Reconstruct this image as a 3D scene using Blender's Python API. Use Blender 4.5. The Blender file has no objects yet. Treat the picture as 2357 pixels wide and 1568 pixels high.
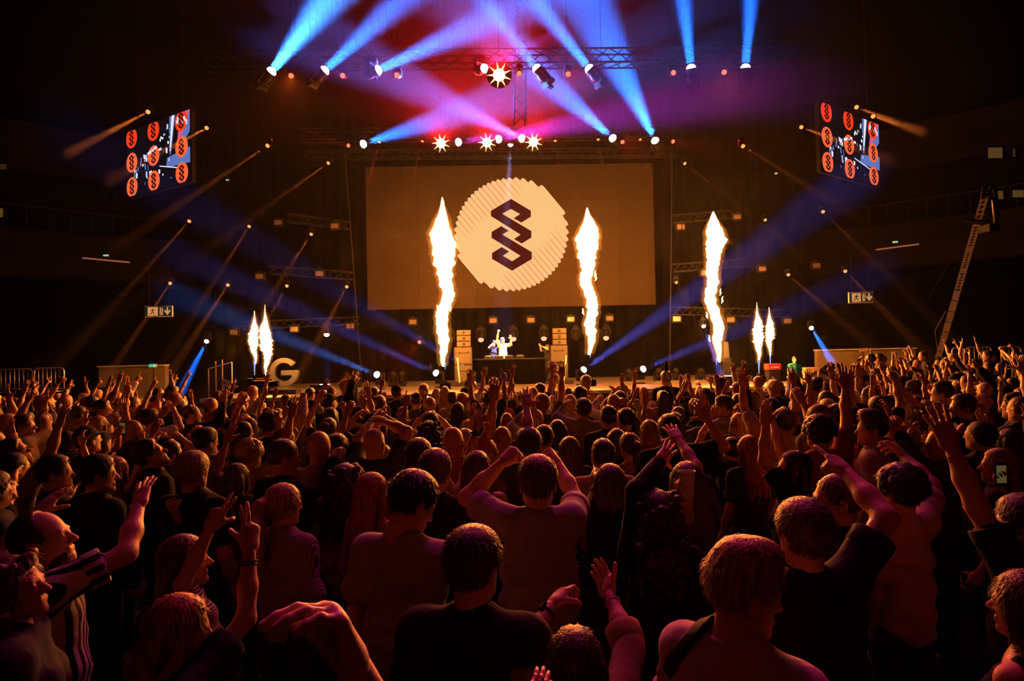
import bpy, bmesh, math, random
import numpy as np
from mathutils import Vector, Matrix, Quaternion

sc = bpy.context.scene
C = sc.collection
random.seed(7)
rng = random.Random(11)

# ============================================================ camera, world, exposure, wash and fill light
W, H_, FX = 2357, 1568, 1440.0
CAM = Vector((-0.65, 0.0, 2.36))
R_CAM = (Matrix.Rotation(math.radians(-1.5), 3, 'Z') @ Matrix.Rotation(math.radians(90 + 1.03), 3, 'X') @ Matrix.Rotation(math.radians(-1.2), 3, 'Z'))
cam_data = bpy.data.cameras.new('camera')
cam_data.sensor_width = 36.0
cam_data.lens = 36.0 * FX / W
cam_data.clip_end = 200
cam = bpy.data.objects.new('camera', cam_data)
C.objects.link(cam)
cam.matrix_world = Matrix.Translation(CAM) @ R_CAM.to_4x4()
sc.camera = cam

world = bpy.data.worlds.new('hall_dark')
sc.world = world
world.use_nodes = True
world.node_tree.nodes['Background'].inputs[0].default_value = (0.75, 1.0, 0.9, 1)
world.node_tree.nodes['Background'].inputs[1].default_value = 0.0045

sc.view_settings.view_transform = 'Standard'
sc.view_settings.look = 'None'
sc.view_settings.exposure = 0.0
sc.view_settings.gamma = 1.0
sc.view_settings.use_curve_mapping = False
sc.cycles.use_denoising = True
sc.cycles.volume_bounces = 0
sc.cycles.max_bounces = 3
sc.cycles.use_adaptive_sampling = True
sc.cycles.adaptive_threshold = .12
sc.cycles.adaptive_min_samples = 16
sc.cycles.diffuse_bounces = 1
sc.cycles.glossy_bounces = 2
sc.cycles.transmission_bounces = 3
sc.cycles.sample_clamp_indirect = 4.0


def ray(u, v):
    d = Vector(((u - W / 2) / FX, -(v - H_ / 2) / FX, -1.0))
    return (R_CAM @ d).normalized()


def at(u, v, Y):
    """the point of the vertical plane at depth Y that stands at this place"""
    d = ray(u, v)
    return CAM + d * ((Y - CAM.y) / d.y)


def at_z(u, v, z):
    d = ray(u, v)
    return CAM + d * ((z - CAM.z) / d.z)


def spot(name, loc, aim, color, energy, size_deg, blend=.6, radius=.06, parent=None):
    l = bpy.data.lights.new(name, 'SPOT')
    l.color = color; l.energy = energy; l.spot_size = math.radians(size_deg); l.spot_blend = blend; l.shadow_soft_size = radius
    o = bpy.data.objects.new(name, l); C.objects.link(o)
    q = (Vector(aim) - Vector(loc)).to_track_quat('-Z', 'Y')
    o.matrix_world = Matrix.Translation(Vector(loc)) @ q.to_matrix().to_4x4()
    if parent is not None:
        o.parent = parent; o.matrix_parent_inverse = parent.matrix_world.inverted()
    return o


def beam_disc(name, loc, aim, color, watts, spread_deg, size, parent=None):
    """a lens-wide light that leaves the lamp as a beam"""
    l = bpy.data.lights.new(name, 'AREA')
    l.shape = 'DISK'; l.size = size; l.spread = math.radians(spread_deg); l.color = color; l.energy = watts
    o = bpy.data.objects.new(name, l); C.objects.link(o)
    o.matrix_world = Matrix.Translation(Vector(loc)) @ (Vector(aim) - Vector(loc)).to_track_quat('-Z', 'Y').to_matrix().to_4x4()
    if parent is not None:
        o.parent = parent; o.matrix_parent_inverse = parent.matrix_world.inverted()
    return o


# unseen red fill lamps added behind the camera for the crowd's backs
spot('added_red_fill', (-6, -5, 11), (-3, 8, 1.2), (1, .05, .02), 60, 95, 1.0, .5)
spot('added_red_fill', (6, -5, 11), (3, 8, 1.2), (1, .05, .02), 60, 95, 1.0, .5)
spot('house_wash_magenta', (1.5, 9.5, 12), (-.45, 1.75, 1.65), (1, .03, .3), 1500, 28, .9, .25)  # magenta wash overhead, above the frame, on near shoulders and hands
# ============================================================ materials
MAT = {}


def mat(name, color=(.5, .5, .5), rough=.6, metal=0., emit=None, strength=0., bump=None, vary=0., spec=.5, scale=8.):
    m = bpy.data.materials.new(name); m.use_nodes = True
    nt = m.node_tree; b = nt.nodes['Principled BSDF']
    b.inputs['Base Color'].default_value = (*color, 1); b.inputs['Roughness'].default_value = rough; b.inputs['Metallic'].default_value = metal
    b.inputs['Specular IOR Level'].default_value = spec
    if emit is not None:
        b.inputs['Emission Color'].default_value = (*emit, 1); b.inputs['Emission Strength'].default_value = strength
    tc = nt.nodes.new('ShaderNodeTexCoord')
    if vary:
        n = nt.nodes.new('ShaderNodeTexNoise'); n.inputs['Scale'].default_value = scale; n.inputs['Detail'].default_value = 5
        nt.links.new(tc.outputs['Object'], n.inputs['Vector'])
        r = nt.nodes.new('ShaderNodeValToRGB')
        r.color_ramp.elements[0].position = .3; r.color_ramp.elements[1].position = .7
        r.color_ramp.elements[0].color = (*[c * (1 - vary) for c in color], 1); r.color_ramp.elements[1].color = (*[min(1, c * (1 + vary)) for c in color], 1)
        nt.links.new(n.outputs['Fac'], r.inputs['Fac']); nt.links.new(r.outputs['Color'], b.inputs['Base Color'])
    if bump:
        n2 = nt.nodes.new('ShaderNodeTexNoise'); n2.inputs['Scale'].default_value = bump[0]; n2.inputs['Detail'].default_value = 4
        if len(bump) > 2:
            mp = nt.nodes.new('ShaderNodeMapping'); mp.inputs['Scale'].default_value = bump[2]
            nt.links.new(tc.outputs['Object'], mp.inputs['Vector']); nt.links.new(mp.outputs['Vector'], n2.inputs['Vector'])
        else:
            nt.links.new(tc.outputs['Object'], n2.inputs['Vector'])
        bp = nt.nodes.new('ShaderNodeBump'); bp.inputs['Strength'].default_value = bump[1]; bp.inputs['Distance'].default_value = .02
        nt.links.new(n2.outputs['Fac'], bp.inputs['Height']); nt.links.new(bp.outputs['Normal'], b.inputs['Normal'])
    MAT[name] = m
    return m


def emat(name, color, strength):
    m = bpy.data.materials.new(name); m.use_nodes = True; nt = m.node_tree; nt.nodes.clear()
    o = nt.nodes.new('ShaderNodeOutputMaterial'); e = nt.nodes.new('ShaderNodeEmission')
    e.inputs[0].default_value = (*color, 1); e.inputs[1].default_value = strength
    nt.links.new(e.outputs[0], o.inputs['Surface']); MAT[name] = m
    if not name.startswith('flame_core'):
        m.cycles.emission_sampling = 'NONE'
    return m


mat('black_paint', (.007, .007, .0075), .7, vary=.3, spec=.2)
mat('black_metal', (.005, .005, .0055), .5, 0., vary=.2, spec=.03)
mat('black_rubber', (.02, .02, .02), .8, vary=.2)
mat('drape', (.0007, .00065, .00065), .95, bump=(3, .6, (6, 1, .2)), spec=0.)
mat('floor_dark', (.05, .045, .042), .5, vary=.4, scale=1.5)
mat('stage_floor', (.042, .036, .038), .55, vary=.15, scale=2)
mat('truss_metal', (.007, .007, .008), .5, 0., vary=.1, spec=0.)
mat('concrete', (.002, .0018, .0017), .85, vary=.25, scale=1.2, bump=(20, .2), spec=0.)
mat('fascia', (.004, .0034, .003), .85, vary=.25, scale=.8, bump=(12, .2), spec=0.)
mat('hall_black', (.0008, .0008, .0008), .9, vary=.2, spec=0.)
mat('screen_panel', (.0145, .0108, .006), .62, vary=.1, scale=14, spec=0.)
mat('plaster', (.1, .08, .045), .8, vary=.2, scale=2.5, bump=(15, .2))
mat('steel_bar', (.6, .52, .46), .35, .8, vary=.1)
mat('alu_plate', (.55, .53, .5), .4, .5, vary=.15)
mat('crane_alu', (.1, .085, .075), .45, .5, vary=.2, scale=20)
mat('speaker_grey', (.026, .022, .018), .75, vary=.15, scale=20, bump=(120, .3))
mat('speaker_black', (.01, .009, .009), .7, vary=.2)
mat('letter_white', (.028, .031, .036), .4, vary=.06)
mat('case_wood', (.3, .2, .12), .6, vary=.25, scale=10)
mat('red_case', (.5, .02, .02), .5, vary=.1)
mat('sign_frame', (.5, .42, .36), .5, vary=.1)
mat('strobe_glass', (.07, .055, .05), .25, vary=.1)
mat('amber_housing', (.28, .16, .08), .4, .3, vary=.2)
mat('phone_black', (.01, .01, .012), .2, vary=.1)
mat('clear_plastic', (.75, .68, .66), .25, vary=.05)
mat('gold_metal', (.8, .55, .25), .25, 1., vary=.05)
mat('denim', (.03, .035, .05), .85, vary=.3, bump=(60, .3))
emat('lens_blue', (.72, .88, 1), 14)
emat('lens_magenta', (1, .55, .95), 12)
emat('lens_red', (1, .06, .03), 5)
emat('lens_amber', (1, .27, .06), 1.9)
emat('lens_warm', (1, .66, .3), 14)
emat('starburst_glow', (1, .55, .2), 2.2)
emat('lens_dim_red', (1, .3, .16), 2.2)
emat('logo_cream', (1, .57, .22), .93)
emat('logo_gap', (.85, .22, .13), 1.0)
emat('logo_dark', (.1, .004, .006), .7)
emat('sign_cream', (1, .42, .14), .62)
emat('sign_green_dark', (.02, .05, .022), .35)
emat('sign_green', (.03, .5, .22), .8)
emat('sign_pale', (.6, 1, .7), .7)
emat('exit_glow', (.35, .75, .4), .8)
emat('screen_red', (1, .05, .01), 1.0)
emat('screen_orange', (1, .13, .04), 1.0)
emat('screen_ink', (.05, .004, .002), .6)
emat('screen_white', (.8, .85, 1), 1.0)
emat('screen_blue', (.14, .22, .6), .8)
emat('screen_pink', (.9, .12, .35), .8)
emat('screen_black', (.004, .003, .005), 1)
emat('phone_screen', (.85, .9, 1), 1.1)
emat('phone_screen_warm', (.5, .36, .12), .16)
emat('strip_light', (.55, .16, .06), .55)
emat('window_glow', (.5, .25, .06), .16)
emat('window_dim', (.3, .13, .04), .1)
emat('flame_core', (1, .27, .035), 310)
emat('flame_core_small', (1, .3, .045), 215)
emat('blue_tint', (.32, .42, 1), 1.0)
emat('stage_led', (.75, .85, 1), 4)
emat('white_print', (1, .6, .6), .6)


def vol_emit(name, color, strength):
    m = bpy.data.materials.new(name); m.use_nodes = True; nt = m.node_tree; nt.nodes.clear()
    o = nt.nodes.new('ShaderNodeOutputMaterial'); e = nt.nodes.new('ShaderNodeEmission')
    e.inputs[0].default_value = (*color, 1); e.inputs[1].default_value = strength
    nt.links.new(e.outputs[0], o.inputs['Volume']); MAT[name] = m


vol_emit('flame_fringe_gas', (1, .45, .1), 6)
vol_emit('flame_glow_gas', (1, .3, .045), .75)

# ============================================================ mesh helpers
class MB:
    def __init__(s):
        s.bm = bmesh.new()

    def box(s, c, size, M=None):
        r = bmesh.ops.create_cube(s.bm, size=1)['verts']
        for v in r:
            p = Vector((v.co.x * size[0], v.co.y * size[1], v.co.z * size[2]))
            v.co = (M @ p if M is not None else p) + Vector(c)
        return s

    def wedge(s, pts):                      # 8 points: bottom 4, top 4
        v = [s.bm.verts.new(p) for p in pts]
        for f in ((3, 2, 1, 0), (4, 5, 6, 7), (0, 1, 5, 4), (1, 2, 6, 5), (2, 3, 7, 6), (3, 0, 4, 7)):
            s.bm.faces.new([v[i] for i in f])
        return s

    def tube(s, pts, r, n=8, closed=False, caps=True):
        pts = [Vector(p) for p in pts]
        rr = r if isinstance(r, (list, tuple)) else [r] * len(pts)
        rings, ref = [], None
        m = len(pts)
        for i, p in enumerate(pts):
            a = pts[(i - 1) % m] if (closed or i > 0) else p
            b = pts[(i + 1) % m] if (closed or i < m - 1) else p
            d = (b - a).normalized()
            if ref is None:
                ref = d.orthogonal().normalized()
            ref = (ref - d * ref.dot(d)).normalized()
            q = d.cross(ref)
            rings.append([s.bm.verts.new(p + (ref * math.cos(6.28318 * k / n) + q * math.sin(6.28318 * k / n)) * rr[i]) for k in range(n)])
        for i in range(m if closed else m - 1):
            A, B = rings[i], rings[(i + 1) % m]
            for k in range(n):
                s.bm.faces.new([A[k], A[(k + 1) % n], B[(k + 1) % n], B[k]])
        if caps and not closed:
            s.bm.faces.new(rings[0][::-1]); s.bm.faces.new(rings[-1])
        return s

    def lathe(s, prof, n=20, M=None):        # profile of (radius, z)
        rings = []
        for r, z in prof:
            rg = []
            for k in range(n):
                p = Vector((r * math.cos(6.28318 * k / n), r * math.sin(6.28318 * k / n), z))
                rg.append(s.bm.verts.new(M @ p if M is not None else p))
            rings.append(rg)
        for A, B in zip(rings, rings[1:]):
            for k in range(n):
                s.bm.faces.new([A[k], A[(k + 1) % n], B[(k + 1) % n], B[k]])
        s.bm.faces.new(rings[0][::-1]); s.bm.faces.new(rings[-1])
        return s

    def prism(s, front, off):                # polygon and the vector to its back
        off = Vector(off)
        a = [s.bm.verts.new(p) for p in front]; b = [s.bm.verts.new(Vector(p) + off) for p in front]
        s.bm.faces.new(a); s.bm.faces.new(b[::-1])
        n = len(a)
        for i in range(n):
            s.bm.faces.new([a[i], b[i], b[(i + 1) % n], a[(i + 1) % n]])
        return s

    def mesh(s, name, m=None, smooth=False, bevel=0):
        if bevel:
            bmesh.ops.bevel(s.bm, geom=list(s.bm.edges), offset=bevel, segments=2, affect='EDGES', clamp_overlap=True)
        bmesh.ops.recalc_face_normals(s.bm, faces=s.bm.faces)
        me = bpy.data.meshes.new(name); s.bm.to_mesh(me); s.bm.free()
        if m is not None:
            me.materials.append(MAT[m] if isinstance(m, str) else m)
        if smooth:
            for p in me.polygons:
                p.use_smooth = True
        return me


def add(name, me, parent=None, loc=None, M=None, label=None, cat=None, group=None, kind=None, m=None):
    o = bpy.data.objects.new(name, me); C.objects.link(o)
    if parent is not None:
        o.parent = parent
    if M is not None:
        o.matrix_local = M
    elif loc is not None:
        o.location = loc
    for k, v in (('label', label), ('category', cat), ('group', group), ('kind', kind)):
        if v:
            o[k] = v
    if m is not None:
        o.material_slots[0].link = 'OBJECT'; o.material_slots[0].material = MAT[m]
    return o


def thing(name, label, cat, loc=(0, 0, 0), group=None, M=None):
    return add(name, None, None, loc, M, label, cat, group)


def smooth_ang(me):
    for p in me.polygons:
        p.use_smooth = True
    return me


_tm0 = {}
def cached(key, f):
    if key not in _tm0:
        _tm0[key] = f()
    return _tm0[key]


# ============================================================ the hall
FLOOR_S = 1.1       # height of the stage
add('floor', MB().box((0, 14, -.1), (80, 50, .2)).mesh('floor', 'floor_dark'), kind='structure')
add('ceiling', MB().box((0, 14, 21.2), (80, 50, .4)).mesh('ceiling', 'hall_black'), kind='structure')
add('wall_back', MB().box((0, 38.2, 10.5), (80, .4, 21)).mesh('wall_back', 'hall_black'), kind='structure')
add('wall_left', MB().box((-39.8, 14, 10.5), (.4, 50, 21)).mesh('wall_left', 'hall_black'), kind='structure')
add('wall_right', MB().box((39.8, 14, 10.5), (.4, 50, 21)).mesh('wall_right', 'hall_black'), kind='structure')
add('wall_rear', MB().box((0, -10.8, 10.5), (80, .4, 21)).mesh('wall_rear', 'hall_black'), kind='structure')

# plan of the stands: a curve round each side of the hall
PLAN = [(-30.0, 6.0), (-27.0, 15.0), (-24.2, 22.5), (-21.4, 27.0), (-17.8, 30.2), (-13.0, 32.0)]


def plan_pts(side, out, n=4):
    pts = []
    P = [Vector((side * abs(x), y, 0)) if True else None for x, y in PLAN]
    c = Vector((0, 12, 0))
    for a, b in zip(P, P[1:]):
        for i in range(n):
            pts.append(a.lerp(b, i / n))
    pts.append(P[-1])
    return [p + (p - c).normalized() * out for p in pts]


def band(side, prof, matname, name, **kw):
    """a strip along the plan curve; prof is a list of (outward, z)"""
    mb = MB(); rows = [[p + Vector((0, 0, z)) for p in plan_pts(side, o)] for o, z in prof]
    vs = [[mb.bm.verts.new(p) for p in r] for r in rows]
    for A, B in zip(vs, vs[1:]):
        for i in range(len(A) - 1):
            mb.bm.faces.new([A[i], A[i + 1], B[i + 1], B[i]])
    return add(name, mb.mesh(name, matname), **kw)


for sd, nm in ((-1, 'left'), (1, 'right')):
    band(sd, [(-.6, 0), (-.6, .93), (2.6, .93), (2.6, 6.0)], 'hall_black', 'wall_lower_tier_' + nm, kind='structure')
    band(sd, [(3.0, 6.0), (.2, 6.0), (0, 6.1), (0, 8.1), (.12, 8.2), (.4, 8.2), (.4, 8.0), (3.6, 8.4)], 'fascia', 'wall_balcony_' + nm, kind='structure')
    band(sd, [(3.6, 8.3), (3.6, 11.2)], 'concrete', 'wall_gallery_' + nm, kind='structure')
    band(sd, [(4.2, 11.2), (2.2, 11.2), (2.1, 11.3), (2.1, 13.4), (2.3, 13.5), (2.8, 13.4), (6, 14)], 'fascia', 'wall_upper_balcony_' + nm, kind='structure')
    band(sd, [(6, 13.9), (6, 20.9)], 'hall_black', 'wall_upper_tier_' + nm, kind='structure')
    # rail along the balcony
    side_txt = 'stage-left' if sd > 0 else 'stage-right'
    rail = thing('balcony_rail', 'thin metal handrail along the balcony above the %s' % ('black opening beside the camera crane' if sd > 0 else 'black opening beyond the barriers, opposite the crane'), 'railing', (0, 0, 8.2), 'balcony rails')
    pts = [p + Vector((0, 0, .95)) for p in plan_pts(sd, .15)]
    add('handrail', MB().tube(pts, .03, 6).mesh('handrail', 'truss_metal'), rail)
    pm = cached('post', lambda: MB().tube([(0, 0, 0), (0, 0, .95)], .022, 6).mesh('rail_post', 'truss_metal'))
    for p in plan_pts(sd, .15, 6)[4:]:
        add('post', pm, rail, p)

# ============================================================ stage
FR = 19.7
stage = thing('stage', 'long low pale-topped stage platform in front of the big screen', 'stage', (0, FR, 0))
stage['kind'] = 'structure'
add('deck', MB().box((-.075, 4.6, 1.06), (19.45, 9.4, .08)).mesh('deck', 'stage_floor'), stage)
add('skirt', MB().box((-.075, 4.6, .51), (19.3, 9.2, 1.02)).mesh('skirt', 'drape'), stage)
for i in range(13):
    add('edge_trim', cached('etrim', lambda: MB().box((0, 0, 0), (1.48, .04, .1)).mesh('edge_trim', 'alu_plate', bevel=.008)), stage, (-9.075 + 1.5 * i, -.12, 1.04))
bd = thing('backdrop_drape', 'black pleated drape hanging behind the stage and screen', 'curtain', (0, 29.2, 0))
bd['kind'] = 'structure'
mb = MB(); n = 160
rows = [[mb.bm.verts.new((-14 + 28 * i / n, .12 * math.sin(i * 1.9), z)) for i in range(n + 1)] for z in (0.2, 13.5)]
for i in range(n):
    mb.bm.faces.new([rows[0][i], rows[0][i + 1], rows[1][i + 1], rows[1][i]])
add('cloth', mb.mesh('cloth', 'drape', True), bd)

# side risers where the outer crowd stands
add('floor_riser_right', MB().box((14.5, 16.7, .16), (13, 5.6, .32)).mesh('floor_riser_right', 'floor_dark'), kind='structure')

add('floor_riser_crew', MB().box((10.35, 22.0, .15), (1.2, 1.3, .3)).mesh('floor_riser_crew', 'floor_dark'), kind='structure')

# ============================================================ haze that the beams show in
def haze_layer(z0, z1, density, label):
    hz = bpy.data.materials.new('haze'); hz.use_nodes = True
    nt = hz.node_tree; nt.nodes.clear()
    o_ = nt.nodes.new('ShaderNodeOutputMaterial'); s_ = nt.nodes.new('ShaderNodeVolumeScatter')
    s_.inputs['Density'].default_value = density; s_.inputs['Anisotropy'].default_value = .5
    nt.links.new(s_.outputs[0], o_.inputs['Volume'])
    add('haze', MB().box((0, 21.8, (z0 + z1) / 2), (27, 13.8, z1 - z0)).mesh('haze', hz), label=label, cat='haze', kind='stuff')


# density layered to dim the flame veil low down and keep beams bright above
haze_layer(.1, 6.0, .00065, 'thin low smoke over the stage floor')
haze_layer(6.001, 8.5, .0010, 'thin smoke in front of the big screen')
haze_layer(8.501, 20.7, .0021, 'stage smoke hanging around the lamps under the roof')

# ============================================================ big screen with the logo
SY = 26.5
c00, c10, c01, c11 = at(844, 712, SY), at(1510, 703, SY), at(843, 384, SY), at(1502, 376, SY)
sx0, sx1 = (c00.x + c01.x) / 2, (c10.x + c11.x) / 2
sz0, sz1 = (c00.z + c10.z) / 2, (c01.z + c11.z) / 2
SC = Vector(((sx0 + sx1) / 2, SY, (sz0 + sz1) / 2)); SW, SH = sx1 - sx0, sz1 - sz0
scr = thing('led_screen', 'huge brown-orange LED screen with a striped round logo above the stage', 'screen', SC)
for i in range(8):
    for j in range(4):
        add('screen_module', cached('smod', lambda: MB().box((0, 0, 0), (SW / 8 - .004, .09, SH / 4 - .004)).mesh('screen_module', 'screen_panel')), scr, ((i - 3.5) * SW / 8, .05, (j - 1.5) * SH / 4))
for nm, c, s in (('frame_bar', (0, .15, SH / 2 - .03), (SW, .1, .06)), ('frame_bar', (0, .15, -SH / 2 + .03), (SW, .1, .06)), ('frame_bar', (-SW / 2 + .03, .15, 0), (.06, .1, SH)), ('frame_bar', (SW / 2 - .03, .15, 0), (.06, .1, SH))):
    add(nm, MB().box((0, 0, 0), s).mesh(nm, 'black_metal'), scr, c)


def lp(x, y, dy=-.02):                       # a mark on the screen, measured on the logo's own grid
    p = at(1000 + x * .2104, 370 + y * .21046, SY + dy)
    return p - SC


for x_ in (-.42, -.14, .14, .42):
    add('hanger', MB().tube([(x_ * SW, .16, SH / 2), (x_ * SW, .16, 20.99 - SC.z)], .012, 5).mesh('hanger', 'hall_black'), scr)
cx, cy, rad = 841.0, 806.0, 618.0
disc = add('logo_disc', None, scr)
add('logo_backing', MB().prism([lp(cx + (rad - 12) * math.sin(a * .0982), cy - (rad - 12) * math.cos(a * .0982), -.005) for a in range(64)], (0, .01, 0)).mesh('logo_backing', 'logo_gap'), disc)
th = math.radians(50); dx, dy = math.cos(th), math.sin(th); qx, qy = dy, -dx
wst = 53.0
for i in range(-11, 12):
    q0, q1 = i * wst - wst / 2, i * wst + wst / 2
    e = lambda q: math.sqrt(max(rad * rad - q * q, 0))
    qm = (q0 + q1) / 2
    E = e(min(abs(qm), rad))
    solid = abs(i) >= 8
    g = 0.5 if solid else 4.6
    gl = 360 - 14 * abs(i)
    pts = []
    # upper-left end, then lower-right end; the gaps close towards the middle
    def pt(l, q):
        return lp(cx + dx * l + qx * q, cy + dy * l + qy * q, -.025)
    for sgn in (-1, 1):
        l0 = sgn * E
        seq = [(sgn * (E - gl), 0.3), (sgn * (E - gl + 90), g), (l0 - sgn * 26, g), (l0, g + 10)]
        a = [pt(l, q0 + gg) for l, gg in seq]; b = [pt(l, q1 - gg) for l, gg in seq][::-1]
        pts += (a + b) if sgn < 0 else (b[::-1] + a[::-1])
    add('stripe', MB().prism(pts, (0, .012, 0)).mesh('stripe', 'logo_cream'), disc)
P1 = [(838, 418), (1055, 548), (1055, 612), (950, 676), (868, 630), (938, 583), (838, 527), (740, 580), (1060, 770), (1060, 840), (955, 905), (872, 856), (943, 808), (618, 605), (618, 548)]
P2 = [(730, 715), (812, 765), (742, 808), (1065, 1000), (1065, 1075), (850, 1203), (630, 1073), (630, 1010), (735, 945), (817, 993), (747, 1040), (850, 1100), (943, 1040), (625, 843), (625, 780)]
for pl in (P1, P2):
    add('emblem_ribbon', MB().prism([lp(x, y, -.05) for x, y in pl], (0, .015, 0)).mesh('emblem_ribbon', 'logo_dark'), disc)

# ============================================================ the two side screens
def side_screen(near, far, label):
    (ut, vt, ub, vb, Yn), (ft, gt, fb, gb, Yf) = near, far
    nt_, nb = at(ut, vt, Yn), at(ub, vb, Yn)
    ft_, fb_ = at(ft, gt, Yf), at(fb, gb, Yf)
    left, right = (ft_, nt_) if ft < ut else (nt_, ft_)
    zt, zb = (nt_.z + ft_.z) / 2, (nb.z + fb_.z) / 2
    L = Vector((left.x, left.y, 0)); R = Vector((right.x, right.y, 0))
    wd = (R - L).length; xh = (R - L).normalized(); nh = xh.cross(Vector((0, 0, 1))); ht = zt - zb
    M = Matrix((xh, -nh, (0, 0, 1))).transposed().to_4x4()
    M.translation = (L + R) / 2 + Vector((0, 0, (zt + zb) / 2))
    root = thing('side_screen', label, 'screen', M=M, group='hanging side screens')
    add('cabinet', MB().box((0, .09, 0), (wd + .06, .16, ht + .06)).mesh('cabinet', 'black_metal', bevel=.01), root)
    add('display', MB().box((0, 0, 0), (wd, .02, ht)).mesh('display', 'screen_black'), root)
    F = lambda fx, fz, d=-.02: Vector(((fx - .5) * wd, d, (.5 - fz) * ht))
    g = random.Random(3)
    def poly(pts, m, d=-.02, nm='screen_mark'):
        add(nm, MB().prism([F(x, y, d) for x, y in pts], (0, .006, 0)).mesh(nm, m), root)
    a = ht / wd
    # the stage picture behind the badges
    poly([(.70, .0), (.79, .0), (.715, .55), (.70, .55)], 'screen_blue', -.014, 'beam_image')
    poly([(.735, .0), (.775, .0), (.715, .5), (.70, .5)], 'screen_white', -.016, 'beam_image')
    poly([(.86, .0), (1, .0), (1, .25), (.82, .56), (.80, .54)], 'screen_pink', -.014, 'beam_image')
    poly([(.93, .15), (1, .02), (1, .3), (.82, .55)], 'screen_blue', -.016, 'beam_image')
    poly([(.66, .58), (1, .52), (1, .74), (.64, .72)], 'screen_blue', -.013, 'stage_image')
    poly([(.54, .66), (.93, .80), (.93, .815), (.54, .675)], 'screen_white', -.014, 'stage_edge_image')
    poly([(.36, .42), (.5, .36), (.5, .40), (.36, .46)], 'screen_white', -.03, 'highlight_image')
    for i in range(60):
        x, y = (g.uniform(.12, .42), g.uniform(.45, .75)) if i < 26 else (g.uniform(.5, .72), g.uniform(.12, .5)) if i < 42 else (g.uniform(.3, .75), g.uniform(.6, .95)) if i < 52 else (g.uniform(.8, .98), g.uniform(.02, .2))
        w_, h_ = g.uniform(.004, .014), g.uniform(.01, .05)
        poly([(x - w_, y - h_), (x + w_, y - h_ * .6), (x + w_ * .7, y + h_), (x - w_ * .8, y + h_ * .8)], 'screen_white' if g.random() < .6 else 'screen_blue', -.03 if i > 51 else -.016, 'fleck_image')
    R1 = .15
    for cx_, cy_ in ((.09, .12), (.09, .49), (.09, .86), (.45, .12), (.45, .49), (.45, .86), (.88, .12), (.88, .49), (.88, .86)):
        pts = []
        for k in range(28):
            t = k * .2244
            x, y = cx_ + R1 * a * math.sin(t), cy_ - R1 * math.cos(t)
            pts.append((x, min(max(y, .005), .995)))
        bad = add('badge_image', MB().prism([F(x, y, -.022) for x, y in pts], (0, .006, 0)).mesh('badge_image', 'screen_orange' if cy_ > .4 else 'screen_red'), root)
        for pl in (P1, P2):
            add('emblem_image', MB().prism([F(cx_ + (x - 841) / 620 * R1 * a * 1.15, cy_ + (y - 806) / 620 * R1 * 1.25, -.03) for x, y in pl], (0, .005, 0)).mesh('emblem_image', 'screen_ink'), bad)
    for i in (-1, 1):
        add('hanger', MB().tube([(i * wd * .35, .1, ht / 2), (i * wd * .35, .1, 20.99 - M.translation.z)], .015, 6).mesh('hanger', 'black_metal'), root)
    return root


side_screen((437, 249, 436, 413, 20.0), (292, 308, 295, 458, 22.0), 'hanging side screen beside the amber lamp beams, on the letter sign side')
side_screen((1887, 234, 1890, 391, 20.0), (2021, 287, 2025, 432, 22.2), 'hanging side screen high above the camera crane side')

# ============================================================ trusses
def truss(a, b, label, w=.42, group='lighting trusses', r=.028):
    a, b = Vector(a), Vector(b)
    L = (b - a).length; d = (b - a).normalized()
    up = Vector((0, 0, 1)) if abs(d.z) < .8 else Vector((0, 1, 0))
    s = d.cross(up).normalized(); t = s.cross(d)
    M = Matrix((d, s, t)).transposed().to_4x4(); M.translation = a
    root = thing('truss', label, 'truss', M=M, group=group)
    for y in (-w / 2, w / 2):
        for z in (-w / 2, w / 2):
            add('chord', MB().tube([(0, y, z), (L, y, z)], r, 6).mesh('chord', 'truss_metal'), root)
    mb = MB(); n = max(2, int(L / w / 1.1))
    for i in range(n):
        x0, x1 = L * i / n, L * (i + 1) / n
        for q in range(4):
            y0, z0 = [(-1, -1), (1, -1), (1, 1), (-1, 1)][q]; y1, z1 = [(1, -1), (1, 1), (-1, 1), (-1, -1)][q]
            mb.tube([(x0, y0 * w / 2, z0 * w / 2), (x1, y1 * w / 2, z1 * w / 2)], r * .55, 5)
    if abs(d.z) < .8:
        for f_ in (.15, .85):
            hp = a + d * L * f_
            add('hanger', MB().tube([M.inverted() @ hp, M.inverted() @ Vector((hp.x, hp.y, 20.99))], .008, 5).mesh('hanger', 'hall_black'), root)
    lc = add('lacing', mb.mesh('lacing', 'truss_metal'), root); lc['kind'] = 'stuff'
    return root


YF, YB = 18.0, 24.0
truss(at(470, 142, YF + .75), at(1850, 130, YF + .75), 'long horizontal truss carrying the upper row of blue beams')
truss(at(690, 312, YB + .7), at(1570, 306, YB + .7), 'horizontal truss carrying the star-shaped red lamps above the screen')
truss(at(700, 357, YB + 1.2), at(1560, 351, YB + 1.2), 'plain horizontal truss just above the top edge of the big screen', .3)
truss(at(1200, -60, 20.0), at(1196, 285, 20.0), 'vertical ladder truss hanging above the centre of the stage', .36)
for lab, pts in (('upper side truss next to the amber lamps on the letter sign side', ((660, 502), (805, 520))), ('middle side truss on the letter sign side', ((620, 622), (812, 636))), ('low side truss above the round letter sign', ((560, 750), (828, 738))),
                 ('upper side truss behind the tallest side flame', ((1545, 505), (1700, 492))), ('middle side truss behind the tallest side flame', ((1545, 618), (1720, 605))), ('low side truss above the twin flames by the red case', ((1545, 716), (1800, 722)))):
    truss(at(*pts[0], 25.0), at(*pts[1], 25.6 if pts[0][0] < 900 else 26), lab, .3, 'side trusses')
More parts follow.
